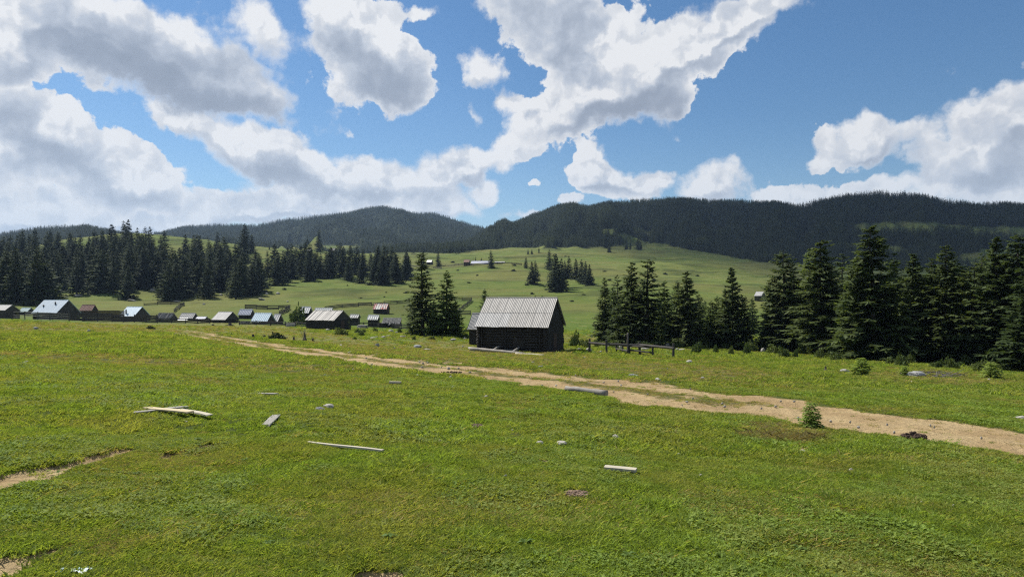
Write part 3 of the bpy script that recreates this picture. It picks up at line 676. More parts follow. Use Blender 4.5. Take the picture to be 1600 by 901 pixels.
# collapsed barn whose board roof lies almost on the ground
ctr, L, W, ze, zr, rz = frame_of(596, 625, 630, 132, 506, 496.5, 10); z0, _ = ground_under(ctr, L, W, rz)
e = empty('collapsed_shed', (ctr.x, ctr.y, z0), rz); tag(e, 'collapsed shed with loose grey roof boards left of the spruce pair', 'shed', 'huts of the shepherd village')
random.seed(5); he, hr = ze - z0, zr - z0; n = 15
for k in range(n):
    x = -L / 2 + L * k / n; d = random.uniform(-.25, .2); MB().hexa([(x, -W/2 + d, he - .05 + d), (x + L/n*.8, -W/2 + d, he + d), (x + L/n*.8 + .1, 0, hr), (x + .1, 0, hr), (x, -W/2 + d, he + .03 + d), (x + L/n*.8, -W/2 + d, he + .08 + d), (x + L/n*.8 + .1, 0, hr + .06), (x + .1, 0, hr + .06)]).build('roof_board', M['wood_grey_v'], e)
mb = MB()
for k in range(5): mb.bar((-L/2 - .6, -W/2 + .3, .05 + k * .24), (L/2 + .2, -W/2 + .3, .02 + k * .24), .12, .11, 7, .02, 3)
mb.build('log_wall', M['wood_dark'], e)
mb = MB()
for k in range(7): mb.box(-L/2 + L*k/7, -L/2 + L*(k+1)/7 - .05, -.1 + .02*k, 0, .3, hr - .2)
mb.build('back_wall', M['wood_dark_v'], e)

# ---- the near barn, log by log and sheet by sheet
ctr, L, W, ze, zr, rz = frame_of(741, 856, 887, 64.5, 512.5, 466.5, 20, 6.5); zlo, zhi = ground_under(ctr, L, W, rz); z0 = zlo
he, hr = ze - z0, zr - z0; S = math.hypot(W / 2, hr - he); over = .38
B = empty('barn', (ctr.x, ctr.y, z0), rz); tag(B, 'near dark log barn with a steep ribbed grey-beige roof', 'barn')
nx_, ny_ = 9, 2; sw, sl = L / nx_, (S + .06) / ny_; random.seed(3)
sv, sf = ribbed(sw + .05, sl + .14, .17, .013, 6, .012)
for side in (-1, 1):
    for j in range(ny_):
        for i in range(nx_):
            v = [(x, y + random.uniform(-.004, .004), z) for x, y, z in sv]; d = random.uniform(-.05, .03) * (j == 0); q = random.uniform(0, .014)
            mat = M['asb_grey'] if (i < 4 and random.random() < .4) else M['asb']
            link('roof_sheet', mesh('roof_sheet', place_slope(v, L, W, he, hr, side, i * sw, j * sl - .14 * (j == 1) + d, .07 + .02 * j + .005 * (i % 2) + q * .4), sf, mat), B)
MB().bar((-L/2 - .02, 0, hr + .06), (L/2 + .02, 0, hr + .06), .10, .10, 8).build('ridge_cap', M['asb'], B)
for side in (-1, 1):                                         # barge boards and rafters
    for x in (-L/2 + .03, L/2 - .06):
        v = [(0, 0, 0), (.04, 0, 0), (.04, S, 0), (0, S, 0), (0, 0, -.16), (.04, 0, -.16), (.04, S, -.16), (0, S, -.16)]
        v = place_slope(v, L, W, he, hr, side, x + L/2, 0, .01)
        MB().hexa(v).build('barge_board', M['wood_dark'], B)
w, l = W / 2 - over, L / 2 - over; hw = he + over * (hr - he) / (W / 2) - .22
nlog = 11; hl = (hw + .35) / nlog
def log_mesh(ln, r): m_ = MB().bar((-ln / 2, 0, 0), (ln / 2, 0, 0), r, r * .94, 8, .012, 5); return mesh('wall_log', m_.v, m_.f, M['wood_dark'], True)
lfx, lfy = [log_mesh(2 * l + .5, hl * .53) for _ in range(3)], [log_mesh(2 * w + .5, hl * .53) for _ in range(3)]
for k in range(nlog):
    z = -.35 + hl * (k + .5)
    for y in (-w, w): link('wall_log', lfx[k % 3], B, (random.uniform(-.06, .06), y + random.uniform(-.015, .015), z))
    for x in (-l, l):
        o = link('wall_log', lfy[k % 3], B, (x, random.uniform(-.05, .05), z + hl * .35)); o.rotation_euler = (0, 0, R(90))
nbd = 20
for sx_ in (-1, 1):
    for k in range(nbd):
        ya, yb = -w + 2 * w * k / nbd, -w + 2 * w * (k + 1) / nbd - .02; x = sx_ * (l + .06 + random.uniform(0, .03)); top = lambda y: he + (hr - he) * (1 - abs(y) / (W / 2)) - .14
        zb = (-.05 + random.uniform(0, .2) if sx_ > 0 else hw) - (0 if sx_ > 0 else .2)
        x += sx_ * hl * .55
        MB().hexa([(x - .02, ya, zb), (x + .02, ya, zb), (x + .02, yb, zb), (x - .02, yb, zb), (x - .02, ya, top(ya)), (x + .02, ya, top(ya)), (x + .02, yb, top(yb)), (x - .02, yb, top(yb))]).build('gable_board', M['wood_dark'], B)
for y0, y1, z1 in ((-.9, .2, 1.9),):
    D = empty('door', (l + .20 + hl * .2, 0, 0)); D.parent = B
    for k in range(5): MB().box(-.01, .035, y0 + (y1 - y0) * k / 5, y0 + (y1 - y0) * (k + 1) / 5 - .02, .0, z1).build('door_board', M['wood_brown'], D)
    MB().box(.036, .07, y0, y1, .35, .47).build('door_batten', M['wood_dark'], D)
for x in (-l + .35, -.6, l - .5): MB().box(x - .05, x + .05, -w - hl * .6 - .06, -w - hl * .6 + .02, -.2, hw).build('wall_post', M['wood_dark'], B)
MB().box(-1.2, .6, -w - .62, -w - .2, .28, .34).build('bench', M['wood_grey'], B)
for x in (-1.0, .4): MB().box(x, x + .12, -w - .55, -w - .3, -.4, .28).build('bench_leg', M['wood_dark'], B)
MB().box(l + .25, l + 1.1, -w + .3, w - .4, -.12, .0).build('step', M['wood_grey'], B)
MB().box(l - 3.3, l - 2.1, -w - .17, -w - .13, .5, 1.5).build('hatch', M['wood_dark'], B)

# smaller annexe behind its left end
ctr, L, W, ze, zr, rz = frame_of(729.5, 762, 775, 72.5, 515, 490, 20); z0, _ = ground_under(ctr, L, W, rz)
hut('barn_annexe', 'small dark outbuilding with a grey roof behind the left end of the near barn', 729.5, 764, 780, 72.5, 515, 489.5, 20, 'asb_grey', pitch=.145, amp=.022, group=None, cat='outbuilding', door=False)

# ------------------------------------------------------------------ timber, logs, fences
def board(name, label, a, b, wd, th, mat, lift=0.0, cat='board', tilt=0.0, group=None, liftb=None, taper=1.0):
    A, Bp = hit(*a), hit(*b); A.z += lift; Bp.z += lift if liftb is None else liftb
    d = Bp - A; ln = d.length; m_ = MB(); n = 6; c = (A + Bp) / 2
    for i in range(n):
        x0, x1 = -ln/2 + ln*i/n, -ln/2 + ln*(i+1)/n
        f0, f1 = 1 + (taper - 1) * i / n, 1 + (taper - 1) * (i + 1) / n
        j = 0
        m_.v += [(x0, -wd/2*f0, 0), (x0, wd/2*f0, 0), (x0, wd/2*f0, th), (x0, -wd/2*f0, th)]
    m_.v += [(ln/2, -wd/2*taper, 0), (ln/2, wd/2*taper, 0), (ln/2, wd/2*taper, th), (ln/2, -wd/2*taper, th)]
    m_.v = [(x + random.uniform(-.004, .004) if abs(x) < ln/2 - .01 else x + random.uniform(-.02, .02), y + random.uniform(-.003, .003), z + .02 * math.sin(x * 2.2)) for x, y, z in m_.v]
    for i in range(n):
        for q in range(4): m_.f.append((i*4 + q, i*4 + (q+1) % 4, i*4 + 4 + (q+1) % 4, i*4 + 4 + q))
    m_.f += [(3, 2, 1, 0), (n*4, n*4+1, n*4+2, n*4+3)]
    o = m_.build(name, M[mat], None, c + Vector((0, 0, .012)))
    o.rotation_euler = (tilt, -math.atan2(d.z, math.hypot(d.x, d.y)), math.atan2(d.y, d.x)); return tag(o, label, cat, group)
board('board', 'pale yellow sawn board on top of the crossed boards at left', (229, 643), (297, 654), .15, .022, 'wood_fresh', .07)
board('board', 'grey-white board of the crossed pile pointing right', (265, 640), (327, 656.5), .11, .022, 'wood_pale', .045)
board('board', 'grey board lying lowest under the crossed boards', (211, 648.5), (292, 642), .14, .03, 'wood_grey', .035)
board('board', 'short grey board lying alone between the lath and the flat stones', (415, 667), (432, 653.5), .13, .022, 'wood_grey', .02)
board('lath', 'long narrow pale lath in the left middle of the grass', (482, 693), (597, 711), .05, .022, 'wood_pale', .02, cat='lath')
board('plank', 'short whitish plank in the grass right of centre', (943, 734), (994, 741), .12, .03, 'wood_pale', .02, cat='plank')
board('stick', 'small pale stick in the grass above the middle of the pasture', (608, 599.5), (626, 600.5), .10, .05, 'wood_pale', .02, cat='stick')
board('stick', 'thin grey stick in the grass left of the pair of flat stones', (405, 617), (432, 619), .14, .04, 'wood_grey', .01, cat='stick')
def log(name, label, a, b, r0, r1, mat='wood_log', la=0.0, lb=0.0, cat='log', group=None):
    A, Bp = hit(*a), hit(*b); A.z += r0 * .8 + la; Bp.z += r1 * .8 + lb
    random.seed(int(a[0])); c = (A + Bp) / 2
    m_ = MB().bar(A - c, Bp - c, r0, r1, 11, .012, 8); o = m_.build(name, M[mat], None, c, True)
    for p_ in o.data.polygons: p_.use_smooth = len(p_.vertices) == 4
    return tag(o, label, cat, group)
log('log', 'peeled grey log lying on the edge of the dirt track', (884, 611.5), (948, 619.5), .075, .095, 'wood_log', .035, .01)
log('beam', 'long pale beam lying on the grass before the near barn', (733, 546.5), (818, 553.5), .17, .12, 'wood_log', cat='beam')
log('beam', 'thin yellowish pole continuing the beam before the near barn', (806, 554), (850, 555.5), .10, .07, 'wood_pale', cat='beam')
log('beam', 'grey pole leaning on the barn wall nearer its left end', (769, 549), (789, 545), .10, .10, 'wood_grey', 0, .55, cat='pole')
log('beam', 'grey pole leaning on the barn wall near its middle', (800, 551), (821, 546.5), .10, .10, 'wood_grey', 0, .55, cat='pole')

post_me = mesh('post', *(lambda m_: (m_.v, m_.f))(MB().bar((0, 0, 0), (0, 0, 1), 1, .85, 6, .0)), M['fence'])
rail_me = mesh('rail', *(lambda m_: (m_.v, m_.f))(MB().bar((-.5, 0, 0), (.5, 0, 0), 1, .9, 6, .0)), M['fence'])
plank_me = mesh('rail', *(lambda m_: (m_.v, m_.f))(MB().box(-.5, .5, -.2, .2, -1, 1)), M['fence'])
rail_pale = rail_me.copy(); rail_pale.materials.clear(); rail_pale.materials.append(M['wood_grey'])
def fence(label, pts, h=1.2, rails=3, step=3.0, rr=.06, pr=.08, planks=False, name='rail_fence', group='village fences', miss=.06, top_only=False):
    random.seed(int(abs(pts[0].x) * 7 + pts[0].y)); e = empty(name, pts[0]); tag(e, label, 'fence', group); o0 = pts[0]
    for A, Bp in zip(pts[:-1], pts[1:]):
        d = Vector((Bp.x - A.x, Bp.y - A.y)); n = max(1, int(d.length / step)); prev = None
        for k in range(n + 1):
            x, y = A.x + d.x * k / n, A.y + d.y * k / n; z = hz_(x, y); hh = h * random.uniform(.92, 1.12)
            if k < n or Bp is pts[-1]:
                p_ = link('post', post_me, e, Vector((x, y, z - .3)) - o0); p_.scale = (pr, pr, hh + .3); p_.rotation_euler = (random.gauss(0, .03), random.gauss(0, .03), random.uniform(0, 3))
            cur = Vector((x, y, z))
            if prev is not None:
                for q in range(rails):
                    if random.random() < miss: continue
                    fr = (q + .75) / rails * .95
                    a_ = prev + Vector((0, 0, h * fr + random.gauss(0, .04))); b_ = cur + Vector((0, 0, h * fr + random.gauss(0, .04))); dd = b_ - a_
                    r_ = link('rail', plank_me if planks else (rail_pale if 'open rail' in label else rail_me), e, (a_ + b_) / 2 - o0); r_.scale = (dd.length * 1.06, rr, rr)
                    r_.rotation_euler = (0, -math.atan2(dd.z, math.hypot(dd.x, dd.y)), math.atan2(dd.y, dd.x))
            prev = cur
    return e
fence('rail fence beside the barn with thick dark horizontal poles', [hit(921, 550), hit(948, 552), hit(1000, 554), hit(1052, 559)], 1.25, 1, 3.2, .13, .12, group=None, miss=0)
fence('short dark rail fence standing behind the barn-side rail fence', [hit(963, 550), hit(984, 553), hit(1020, 556)], .9, 2, 2.2, .09, .09, group=None, miss=0)
log('post', 'tall dark post standing in the barn-side fence', (981, 553), (981, 552.7), .10, .09, 'fence', 0, 1.9, cat='post')
fence('dark plank fence before the huts at the left picture edge', [gp(-40, 150), gp(18, 151)], 2.0, 6, 2.5, .13, .1, True)
fence('open rail fence before the largest zinc-roofed hut', [gp(20, 152), gp(78, 150), gp(108, 150)], 1.9, 4, 3, .08, .1)
fence('dark board fence between the largest hut and the brown plank shed', [gp(108, 150), gp(130, 151), gp(175, 150)], 2.0, 5, 2.5, .14, .1, True)
fence('dark board fence before the pale blue zinc-roofed hut', [gp(175, 150), gp(210, 149), gp(246, 147)], 1.7, 5, 2.5, .14, .1, True)
fence('low dark fence before the shack and tarp-edged hut', [gp(246, 147), gp(290, 146), gp(328, 144)], 1.1, 3, 2.5, .12, .1, True)
fence('dark fence before the bright blue-roofed hut', [gp(374, 141), gp(400, 140), gp(446, 138), gp(478, 134)], .9, 3, 2.6, .1, .1)
fence('dark fence running from the dark barn to the collapsed shed', [gp(548, 138), gp(590, 136), gp(640, 128)], 1.0, 3, 2.6, .11, .1, True)
fence('hillside paddock fence above the lavender-roofed hut', [hit(383, 482.5), hit(453, 483), hit(436, 492.5)], 1.5, 4, 4, .14, .1, True, group='hillside paddock fences')
fence('hillside fence climbing behind the pale blue-roofed hut', [hit(225, 477), hit(288, 477), hit(272, 488)], 1.2, 3, 4, .13, .1, True, group='hillside paddock fences')
fence('long hillside fence behind the red and white roofed hut', [hit(508, 484), hit(560, 478.5), hit(600, 476), hit(640, 473)], 1.2, 3, 5, .13, .1, True, group='hillside paddock fences')
fence('paddock fence on the slope right of the spruce pair', [hit(692, 468), hit(737, 469.5), hit(712, 491), hit(735, 492)], 1.2, 3, 4, .12, .1, True, group='hillside paddock fences')
fence('fence around the hill farm on the meadow', [hit(690, 414), hit(740, 415), hit(815, 414.5)], 1.6, 3, 7, .16, .12, True, group='hillside paddock fences')
fence('low dark fence crossing the slope left of the hill farm', [hit(640, 416), hit(690, 420)], 1.3, 3, 7, .16, .12, True, group='hillside paddock fences')
# ------------------------------------------------------------------ trees one by one
random.seed(21)
RIGHT = [  # px, top, base, kind, width, words
 (946, 435, 534, 1, .9, 'spruce at the left end of the row behind the rail fence'),
 (967, 431, 536, 8, .9, 'spruce just left of the tall thin-topped spruce behind the rail fence'),
 (985, 411, 538, 1, 1.05, 'bushy spruce left of the tall thin-topped spruce'),
 (1010, 404, 540, 2, 1.35, 'tall spruce with a thin spire top behind the rail fence'),
 (1041, 441, 540, 3, .8, 'shorter spruce right of the thin-topped spruce'),
 (1058, 438, 540, 6, .9, 'narrow spruce between two broader ones at the row middle'),
 (1077, 424, 543, 0, .95, 'dense broad spruce above the end of the rail fence'),
 (1121, 463, 544, 5, .9, 'small slender spruce in the gap right of the rail fence'),
 (1148, 417, 546, 7, .8, 'pointed spruce standing alone left of the lone distant hut'),
 (1176, 466, 520, 5, .9, 'thin young spruce beside the lone distant hut'),
 (1197, 490, 549, 3, 1.0, 'small bushy spruce below the lone distant hut'),
 (1225, 392, 551, 6, 1.2, 'tall spruce just right of the lone distant hut'),
 (1260, 391, 552, 5, .8, 'spruce tucked behind the bare-trunked one'),
 (1281, 376, 556, 4, 1.2, 'tall spruce with a bare pale lower trunk'),
 (1319, 399, 556, 8, 1.2, 'spruce between the bare-trunked and the tallest spruce'),
 (1344, 420, 560, 5, 1.0, 'shorter spruce at the left foot of the tallest spruce'),
 (1367, 353, 563, 0, 1.15, 'tallest spruce with wide ragged branches at right'),
 (1420, 396, 565, 7, .9, 'dense spruce right of the tallest spruce'),
 (1447, 430, 566, 5, 1.0, 'lower spruce between two taller ones at right'),
 (1478, 385, 569, 1, 1.15, 'tall pointed spruce in the middle of the right wood'),
 (1503, 422, 571, 3, .9, 'lighter green spruce in the middle of the right wood'),
 (1524, 412, 573, 6, 1.2, 'spruce left of the two tall ones at the right edge'),
 (1555, 369, 576, 7, .85, 'left one of the two tall spruces at the right edge'),
 (1585, 367, 578, 4, 1.15, 'right one of the two tall spruces at the right edge'),
 (1615, 385, 582, 0, 1.0, 'spruce cut by the right picture edge'),
 (1100, 470, 528, 5, .9, 'distant small spruce behind the gap in the row')]
for px, tp, bs, k, wd, lb in RIGHT: tree_px(NEAR[k], px, tp, bs, lb, 'spruces along the right edge of the pasture', wd * 1.28)
for px, tp, bs, k in ((958, 450, 530, 3), (1000, 452, 531, 3), (1028, 455, 532, 1), (1068, 452, 533, 3), (1240, 430, 536, 3), (1298, 428, 538, 1), (1395, 412, 546, 1), (1438, 418, 546, 3), (1460, 425, 548, 1), (1540, 405, 552, 1), (1570, 410, 552, 3), (1340, 415, 544, 3), (1600, 400, 556, 1), (1495, 415, 548, 1), (1210, 450, 534, 3), (1515, 440, 556, 3), (1380, 440, 552, 3), (1650, 380, 570, 1), (1092, 458, 541, 6), (1108, 470, 543, 5), (1134, 452, 545, 1), (1163, 462, 547, 6), (1207, 432, 550, 6), (1243, 415, 552, 8), (1301, 410, 556, 6), (1335, 405, 560, 1), (1395, 402, 562, 6), (1455, 405, 566, 1), (1496, 402, 568, 6), (1537, 398, 572, 8), (1571, 392, 576, 6)):
    tree_px(NEAR[k], px, tp, bs, 'spruce partly hidden in the right wood ' + ('behind the rail fence' if px < 1090 else 'left of the lone distant hut' if px < 1180 else 'around the bare-trunked spruce' if px < 1330 else 'around the tallest spruce' if px < 1450 else 'near the right picture edge'), 'hidden spruces of the right wood', 1.25)
tree_px(NEAR[2], 660, 394, 525, 'tall narrow spruce, left of the pair beside the near barn', None, 1.5)
tree_px(NEAR[5], 697, 424, 526, 'shorter spruce with a wide skirt, right of the pair beside the near barn', None, 1.25)
tree_px(NEAR[2], 644, 471, 524, 'small thin spruce at the left foot of the spruce pair', None, 1.5)
tree_px(NEAR[3], 678, 470, 526, 'low dark spruce filling the gap of the spruce pair', None, 1.0)
tree_px(NEAR[5], 713, 470, 527, 'low spruce at the right foot of the spruce pair', None, 1.2)
tree_px(NEAR[5], 758, 452, 522, 'small spruce top peeping over the outbuilding roof', None, 1.0)
MEADOW = [(821.5, 401, 419, 0), (832, 409, 443, 4), (838, 407, 440, 1), (858, 390, 421, 0), (866, 397, 452, 0), (870, 397, 456, 4), (877, 404, 450, 2), (889, 400, 434, 0), (883, 407, 434, 2), (900, 404, 436, 4), (909, 405, 441, 0), (915, 408, 443, 2), (921, 413, 446, 4)]
for i, (px, tp, bs, k) in enumerate(MEADOW):
    lb = ['small spruce standing highest left in the meadow grove', 'round dense spruce standing apart left of the meadow grove', 'spruce behind the round one left of the meadow grove', 'topmost spruce of the meadow grove', 'front spruce of the meadow grove, left one', 'front spruce of the meadow grove with the longest shadow', 'front spruce of the meadow grove, right one', 'spruce in the centre of the meadow grove', 'narrow spruce in the centre of the meadow grove', 'spruce right of the centre of the meadow grove', 'third spruce from the right end of the meadow grove', 'second spruce from the right end of the meadow grove', 'rightmost spruce of the meadow grove'][i]
    tree_px(MID[k], px, tp, bs, lb, 'spruce grove on the meadow slope', 1.15)
for px, tp, bs, lb in ((952, 378, 394, 'spruce in front of the forest edge above the meadow'), (979, 377, 390, 'left of two small spruces on the upper meadow'), (985, 377, 390, 'right of two small spruces on the upper meadow'), (997, 366, 390, 'tallest spruce on the upper meadow by the clearing'), (1001, 376, 390, 'spruce at the right side of the tallest upper meadow spruce'), (969, 368, 383, 'spruce in the clearing above the meadow'), (946, 364, 387, 'spruce at the left of the forest clearing'), (825, 389, 397, 'tiny spruce at the upper left of the meadow grove'), (831, 389, 397, 'second tiny spruce at the upper left of the meadow grove'), (842, 385, 395, 'small spruce below the forest edge over the meadow grove'),
        (768, 391, 419, 'lone spruce in front of the white hill farm'), (685, 391, 415, 'broad spruce left of the hill farm'), (661, 391, 420, 'spruce behind the tall pair, by the hill fence'), (743, 401, 408, 'tiny left tree behind the white farm roof'), (752, 402, 408, 'tiny right tree behind the white farm roof'),
        (452, 363, 389, 'lone spruce on the bare hilltop left of the big one'), (498, 359, 393, 'big spruce on the bare hilltop'), (383, 350, 394, 'tall spruce on the left hill skyline'), (394, 365, 394, 'shorter spruce right of the tall left hill skyline one'), (339, 362, 392, 'roundish tree on the left hill skyline'), (421, 382, 390, 'tiny spruce on the bare hilltop'),
        (200, 343, 400, 'tallest spruce rising over the left forest'), (215, 356, 400, 'slim spruce right of the tallest left forest one'), (234, 354, 402, 'pointed spruce rising over the left forest'), (36, 358, 412, 'spruce rising above the far left forest'), (73, 362, 412, 'second spruce rising above the far left forest'), (302, 368, 404, 'spruce topping the left forest below the green hill'), (290, 366, 404, 'slim spruce topping the left forest below the green hill')):
    tree_px(random.choice(MID), px, tp, bs, lb, 'single spruces on the far slopes', random.uniform(1.0, 1.3))
def inpoly(x, y, poly):
    c = False; j = len(poly) - 1
    for i in range(len(poly)):
        if (poly[i][1] > y) != (poly[j][1] > y) and x < (poly[j][0] - poly[i][0]) * (y - poly[i][1]) / (poly[j][1] - poly[i][1]) + poly[i][0]: c = not c
        j = i
    return c
def grove(poly, n, label, group, hmin, hmax, mind, holes=(), seed=1):
    random.seed(seed); pts = []; tries = 0
    x0, x1 = min(p[0] for p in poly), max(p[0] for p in poly); y0, y1 = min(p[1] for p in poly), max(p[1] for p in poly)
    while len(pts) < n and tries < n * 60:
        tries += 1; x, y = random.uniform(x0, x1), random.uniform(y0, y1)
        if not inpoly(x, y, poly) or any(((x - a) / c) ** 2 + ((y - b) / d) ** 2 < 1 for a, b, c, d in holes): continue
        p_ = hit(x, y)
        if any((p_ - q).length < mind for q in pts): continue
        pts.append(p_); tree(random.choice(MID), p_, random.uniform(hmin, hmax), label(x, y), group, random.uniform(1.1, 1.6))
grove([(-45, 474), (60, 478), (90, 462), (140, 460), (200, 470), (225, 458), (260, 474), (300, 470), (330, 467), (370, 469), (425, 455), (445, 445), (432, 418), (385, 408), (300, 410), (250, 402), (200, 385), (100, 390), (-45, 396)], 205,
      lambda x, y: 'spruce in the ' + ('front' if y > 448 else 'top' if y < 412 else 'middle') + ' rows of the left hillside forest, ' + ('above the largest zinc-roofed hut' if x < 130 else 'above the pale blue-roofed hut' if x < 245 else 'below the green hilltop' if x < 340 else 'at its right end'), 'spruces of the left hillside forest', 14, 21.5, 6.0, ((235, 462, 14, 6), (112, 454, 14, 7), (160, 462, 14, 5), (210, 448, 8, 8), (300, 462, 12, 4)), 31)
grove([(455, 445), (475, 437), (495, 445), (520, 432), (545, 443), (600, 447), (625, 443), (645, 438), (643, 420), (600, 415), (540, 412), (500, 418), (470, 410), (440, 420)], 62,
      lambda x, y: 'spruce in the ' + ('left' if x < 510 else 'middle' if x < 580 else 'right') + ' part of the thinner wood behind the dark barn, ' + ('lower' if y > 432 else 'upper') + ' side', 'spruces of the middle hillside wood', 11, 19, 5.0, ((500, 440, 14, 5), (560, 436, 8, 4)), 32)
random.seed(33)

# ------------------------------------------------------------------ shrubs, saplings, weeds, stumps, stones
def leafball(seed, n, rx, rz, sz, up=.2):
    g = np.random.default_rng(seed); u = g.normal(size=(n, 3)); u /= np.linalg.norm(u, axis=1)[:, None]; r = g.uniform(.35, 1, n) ** .5
    lump = 1 + .35 * np.sin(u[:, 0] * 3.1 + seed) * np.cos(u[:, 1] * 2.7 + seed * 2)
    c = u * (r * lump)[:, None] * np.array([rx, rx, rz]); c[:, 2] = np.abs(c[:, 2]) * 1.0 + .02
    d = g.normal(size=(n, 3)); d[:, 2] += up; d /= np.linalg.norm(d, axis=1)[:, None]; w = np.cross(d, g.normal(size=(n, 3))); w /= np.linalg.norm(w, axis=1)[:, None] + 1e-6
    L_ = sz * g.uniform(.6, 1.4, n)[:, None]; v = np.stack([c, c + d * L_ * .45 + w * L_ * .28, c + d * L_, c + d * L_ * .45 - w * L_ * .28], 1).reshape(-1, 3)
    return v, np.arange(n * 4).reshape(n, 4)
SHR = [mesh('foliage', *leafball(600 + k, 420, .5, .62, .16), M['leafy']) for k in range(4)]
JUN = [mesh('foliage', *leafball(620 + k, 240, .5, .42, .2), M['juniper']) for k in range(3)]
STEM = mesh('stem', *(lambda m_: (m_.v, m_.f))(MB().bar((0, 0, -.1), (.02, 0, .3), .03, .012, 5).bar((0, 0, .05), (.15, .1, .4), .02, .01, 4).bar((0, 0, .05), (-.12, .12, .42), .02, .01, 4)), M['bark'])
def shrub(px, py, wpx, hpx, label, group, kinds=SHR, name='shrub', cat='shrub'):
    p_ = hit(px, py); k = p_.y / F; e = empty(name, p_, random.uniform(0, 6.28)); e.scale = (wpx * k, wpx * k, hpx * k / .62)
    link('foliage', random.choice(kinds), e); link('stem', STEM, e); tag(e, label, cat, group); return e
SH = 'low leafy shrub in the scrubby fringe below the right spruces'
for i in range(58):
    x = random.uniform(1085, 1600); y = np.interp(x, [1080, 1150, 1280, 1370, 1480, 1600], [549, 553, 559, 566, 574, 584]) + random.uniform(-7, 3)
    shrub(x, y, random.uniform(9, 24), random.uniform(6, 16), 'low leafy shrub at the wood edge ' + ('left of the lone distant hut' if x < 1180 else 'around the bare-trunked spruce' if x < 1330 else 'below the tallest spruce' if x < 1450 else 'towards the right picture edge'), 'scrub along the right wood')
for i in range(16): shrub(random.uniform(890, 1075), random.uniform(536, 546), random.uniform(8, 20), random.uniform(5, 11), 'low leafy shrub behind the barn-side rail fence', 'scrub behind the rail fence')
for i in range(22): shrub(random.uniform(550, 735), random.uniform(518, 531), random.uniform(5, 13), random.uniform(3, 7), 'low weedy bush on the rough ground around the spruce pair', 'weedy bushes by the spruce pair')
shrub(465, 507, 24, 26, 'round leafy bush left of the dark barn', None); shrub(533, 524, 20, 11, 'weedy bush in front of the dark barn', None)
shrub(235, 514, 11, 6, 'dark little bush on the left end of the dirt track', None, JUN); shrub(433, 531, 24, 13, 'dark brushy heap left of the spiky stump', None, JUN)
shrub(898, 541, 14, 20, 'leafy bush right of the near barn gable', None)
for i in range(60):
    x, y = random.uniform(440, 1120), random.uniform(398, 486)
    if y < 425 and not (640 < x < 1050): continue
    if 640 < x < 730 and y > 440: continue
    if 380 < x < 655 and y > 478: continue
    shrub(x, y, random.uniform(2.5, 8), random.uniform(1.5, 4), 'dark low juniper on the slope ' + ('behind the village' if x < 640 else 'below the white hill farm' if x < 800 else 'around the meadow grove' if x < 945 else 'right of the meadow grove'), 'junipers dotted on the slopes', JUN, 'juniper')
# saplings
YNG = []
for k in range(3):
    v, f = spruce(700 + k, 1.0, .42, 12, 8, 15, .02, .22, .03, .02, .7); YNG.append((1.0, mesh('crown', v, f, M['needle_young']), mesh('trunk', *(lambda m_: (m_.v, m_.f))(MB().bar((0, 0, -.15), (0, 0, .95), .022, .004, 6)), M['bark'])))
def sapling(px, top, base, label, k=0, wide=1.0): return tree_px(YNG[k], px, top, base, label, None, wide).__setattr__('name', 'spruce_sapling')
sapling(1267, 629, 667, 'green spruce sapling beside the dirt track', 0, 1.05)
sapling(1346, 560, 587, 'small dark spruce bush beside the white stone at right', 1, 1.4); sapling(1548, 566, 591, 'pale green sapling near the right picture edge', 2, 1.4)
sapling(1413, 572, 587, 'small sapling behind the grey boulder', 1, 1.2); sapling(836, 461, 469, 'tiny left sapling seen over the barn ridge', 0, 1.0); sapling(847, 461, 469, 'tiny right sapling seen over the barn ridge', 1, 1.0)
# dry weed clump round the sapling
def blades(seed, n, rad, h, wd, mat, lean=.5):
    g = np.random.default_rng(seed); a = g.uniform(0, 6.28, n); r = rad * np.sqrt(g.random(n)); b = np.stack([np.cos(a) * r, np.sin(a) * r, np.zeros(n)], -1)
    d = np.stack([g.normal(0, lean, n), g.normal(0, lean, n), np.ones(n)], -1); hh = h * g.uniform(.45, 1.15, n)
    t_ = g.uniform(0, 6.28, n); w = np.stack([np.cos(t_), np.sin(t_), np.zeros(n)], -1) * wd * .5
    m_ = b + d * (hh * .55)[:, None]; tip = b + d * hh[:, None] * np.array([1.35, 1.35, .92])
    v = np.stack([b - w, b + w, m_ + w * .8, tip, m_ - w * .8], 1).reshape(-1, 3); return v, np.arange(n * 5).reshape(n, 5)
p_ = hit(1235, 684)
for px, py, n, rad, h, lb in ((1222, 683, 800, .55, .11, 'brown dry weed clump at the foot of the track sapling'), (1180, 666, 350, .4, .10, 'sparse dry weeds left of the track sapling')):
    o = link('dry_weeds', mesh('dry_weeds', *blades(int(px), n, rad, h, .006, None, .6), M['dryweed']), None, hit(px, py)); o.scale = (1.5, .8, 1); tag(o, lb, 'weeds')
# stones
def stone_mesh(seed):
    bm = bmesh.new(); bmesh.ops.create_icosphere(bm, subdivisions=3, radius=1); g = np.random.default_rng(seed); ph = g.uniform(0, 6, 12); ax = g.normal(size=(5, 3)); ax /= np.linalg.norm(ax, axis=1)[:, None]; of = g.uniform(.55, .9, 5)
    for v in bm.verts:
        c = np.array(v.co); 
        for a_, o_ in zip(ax, of):
            d = c @ a_
            if d > o_: c = c - a_ * (d - o_) * .85
        c = c * (1 + .06 * math.sin(5 * c[0] + ph[0]) * math.sin(4 * c[1] + ph[1]) + .04 * math.sin(9 * c[2] + ph[2] + 7 * c[0]))
        v.co = c
    me = bpy.data.meshes.new('stone'); bm.to_mesh(me); bm.free(); me.materials.append(M['stone']); return me
ST = [stone_mesh(k) for k in range(6)]; STG = [m_.copy() for m_ in ST[:3]]
for m_ in STG: m_.materials.clear(); m_.materials.append(M['stone_grey'])
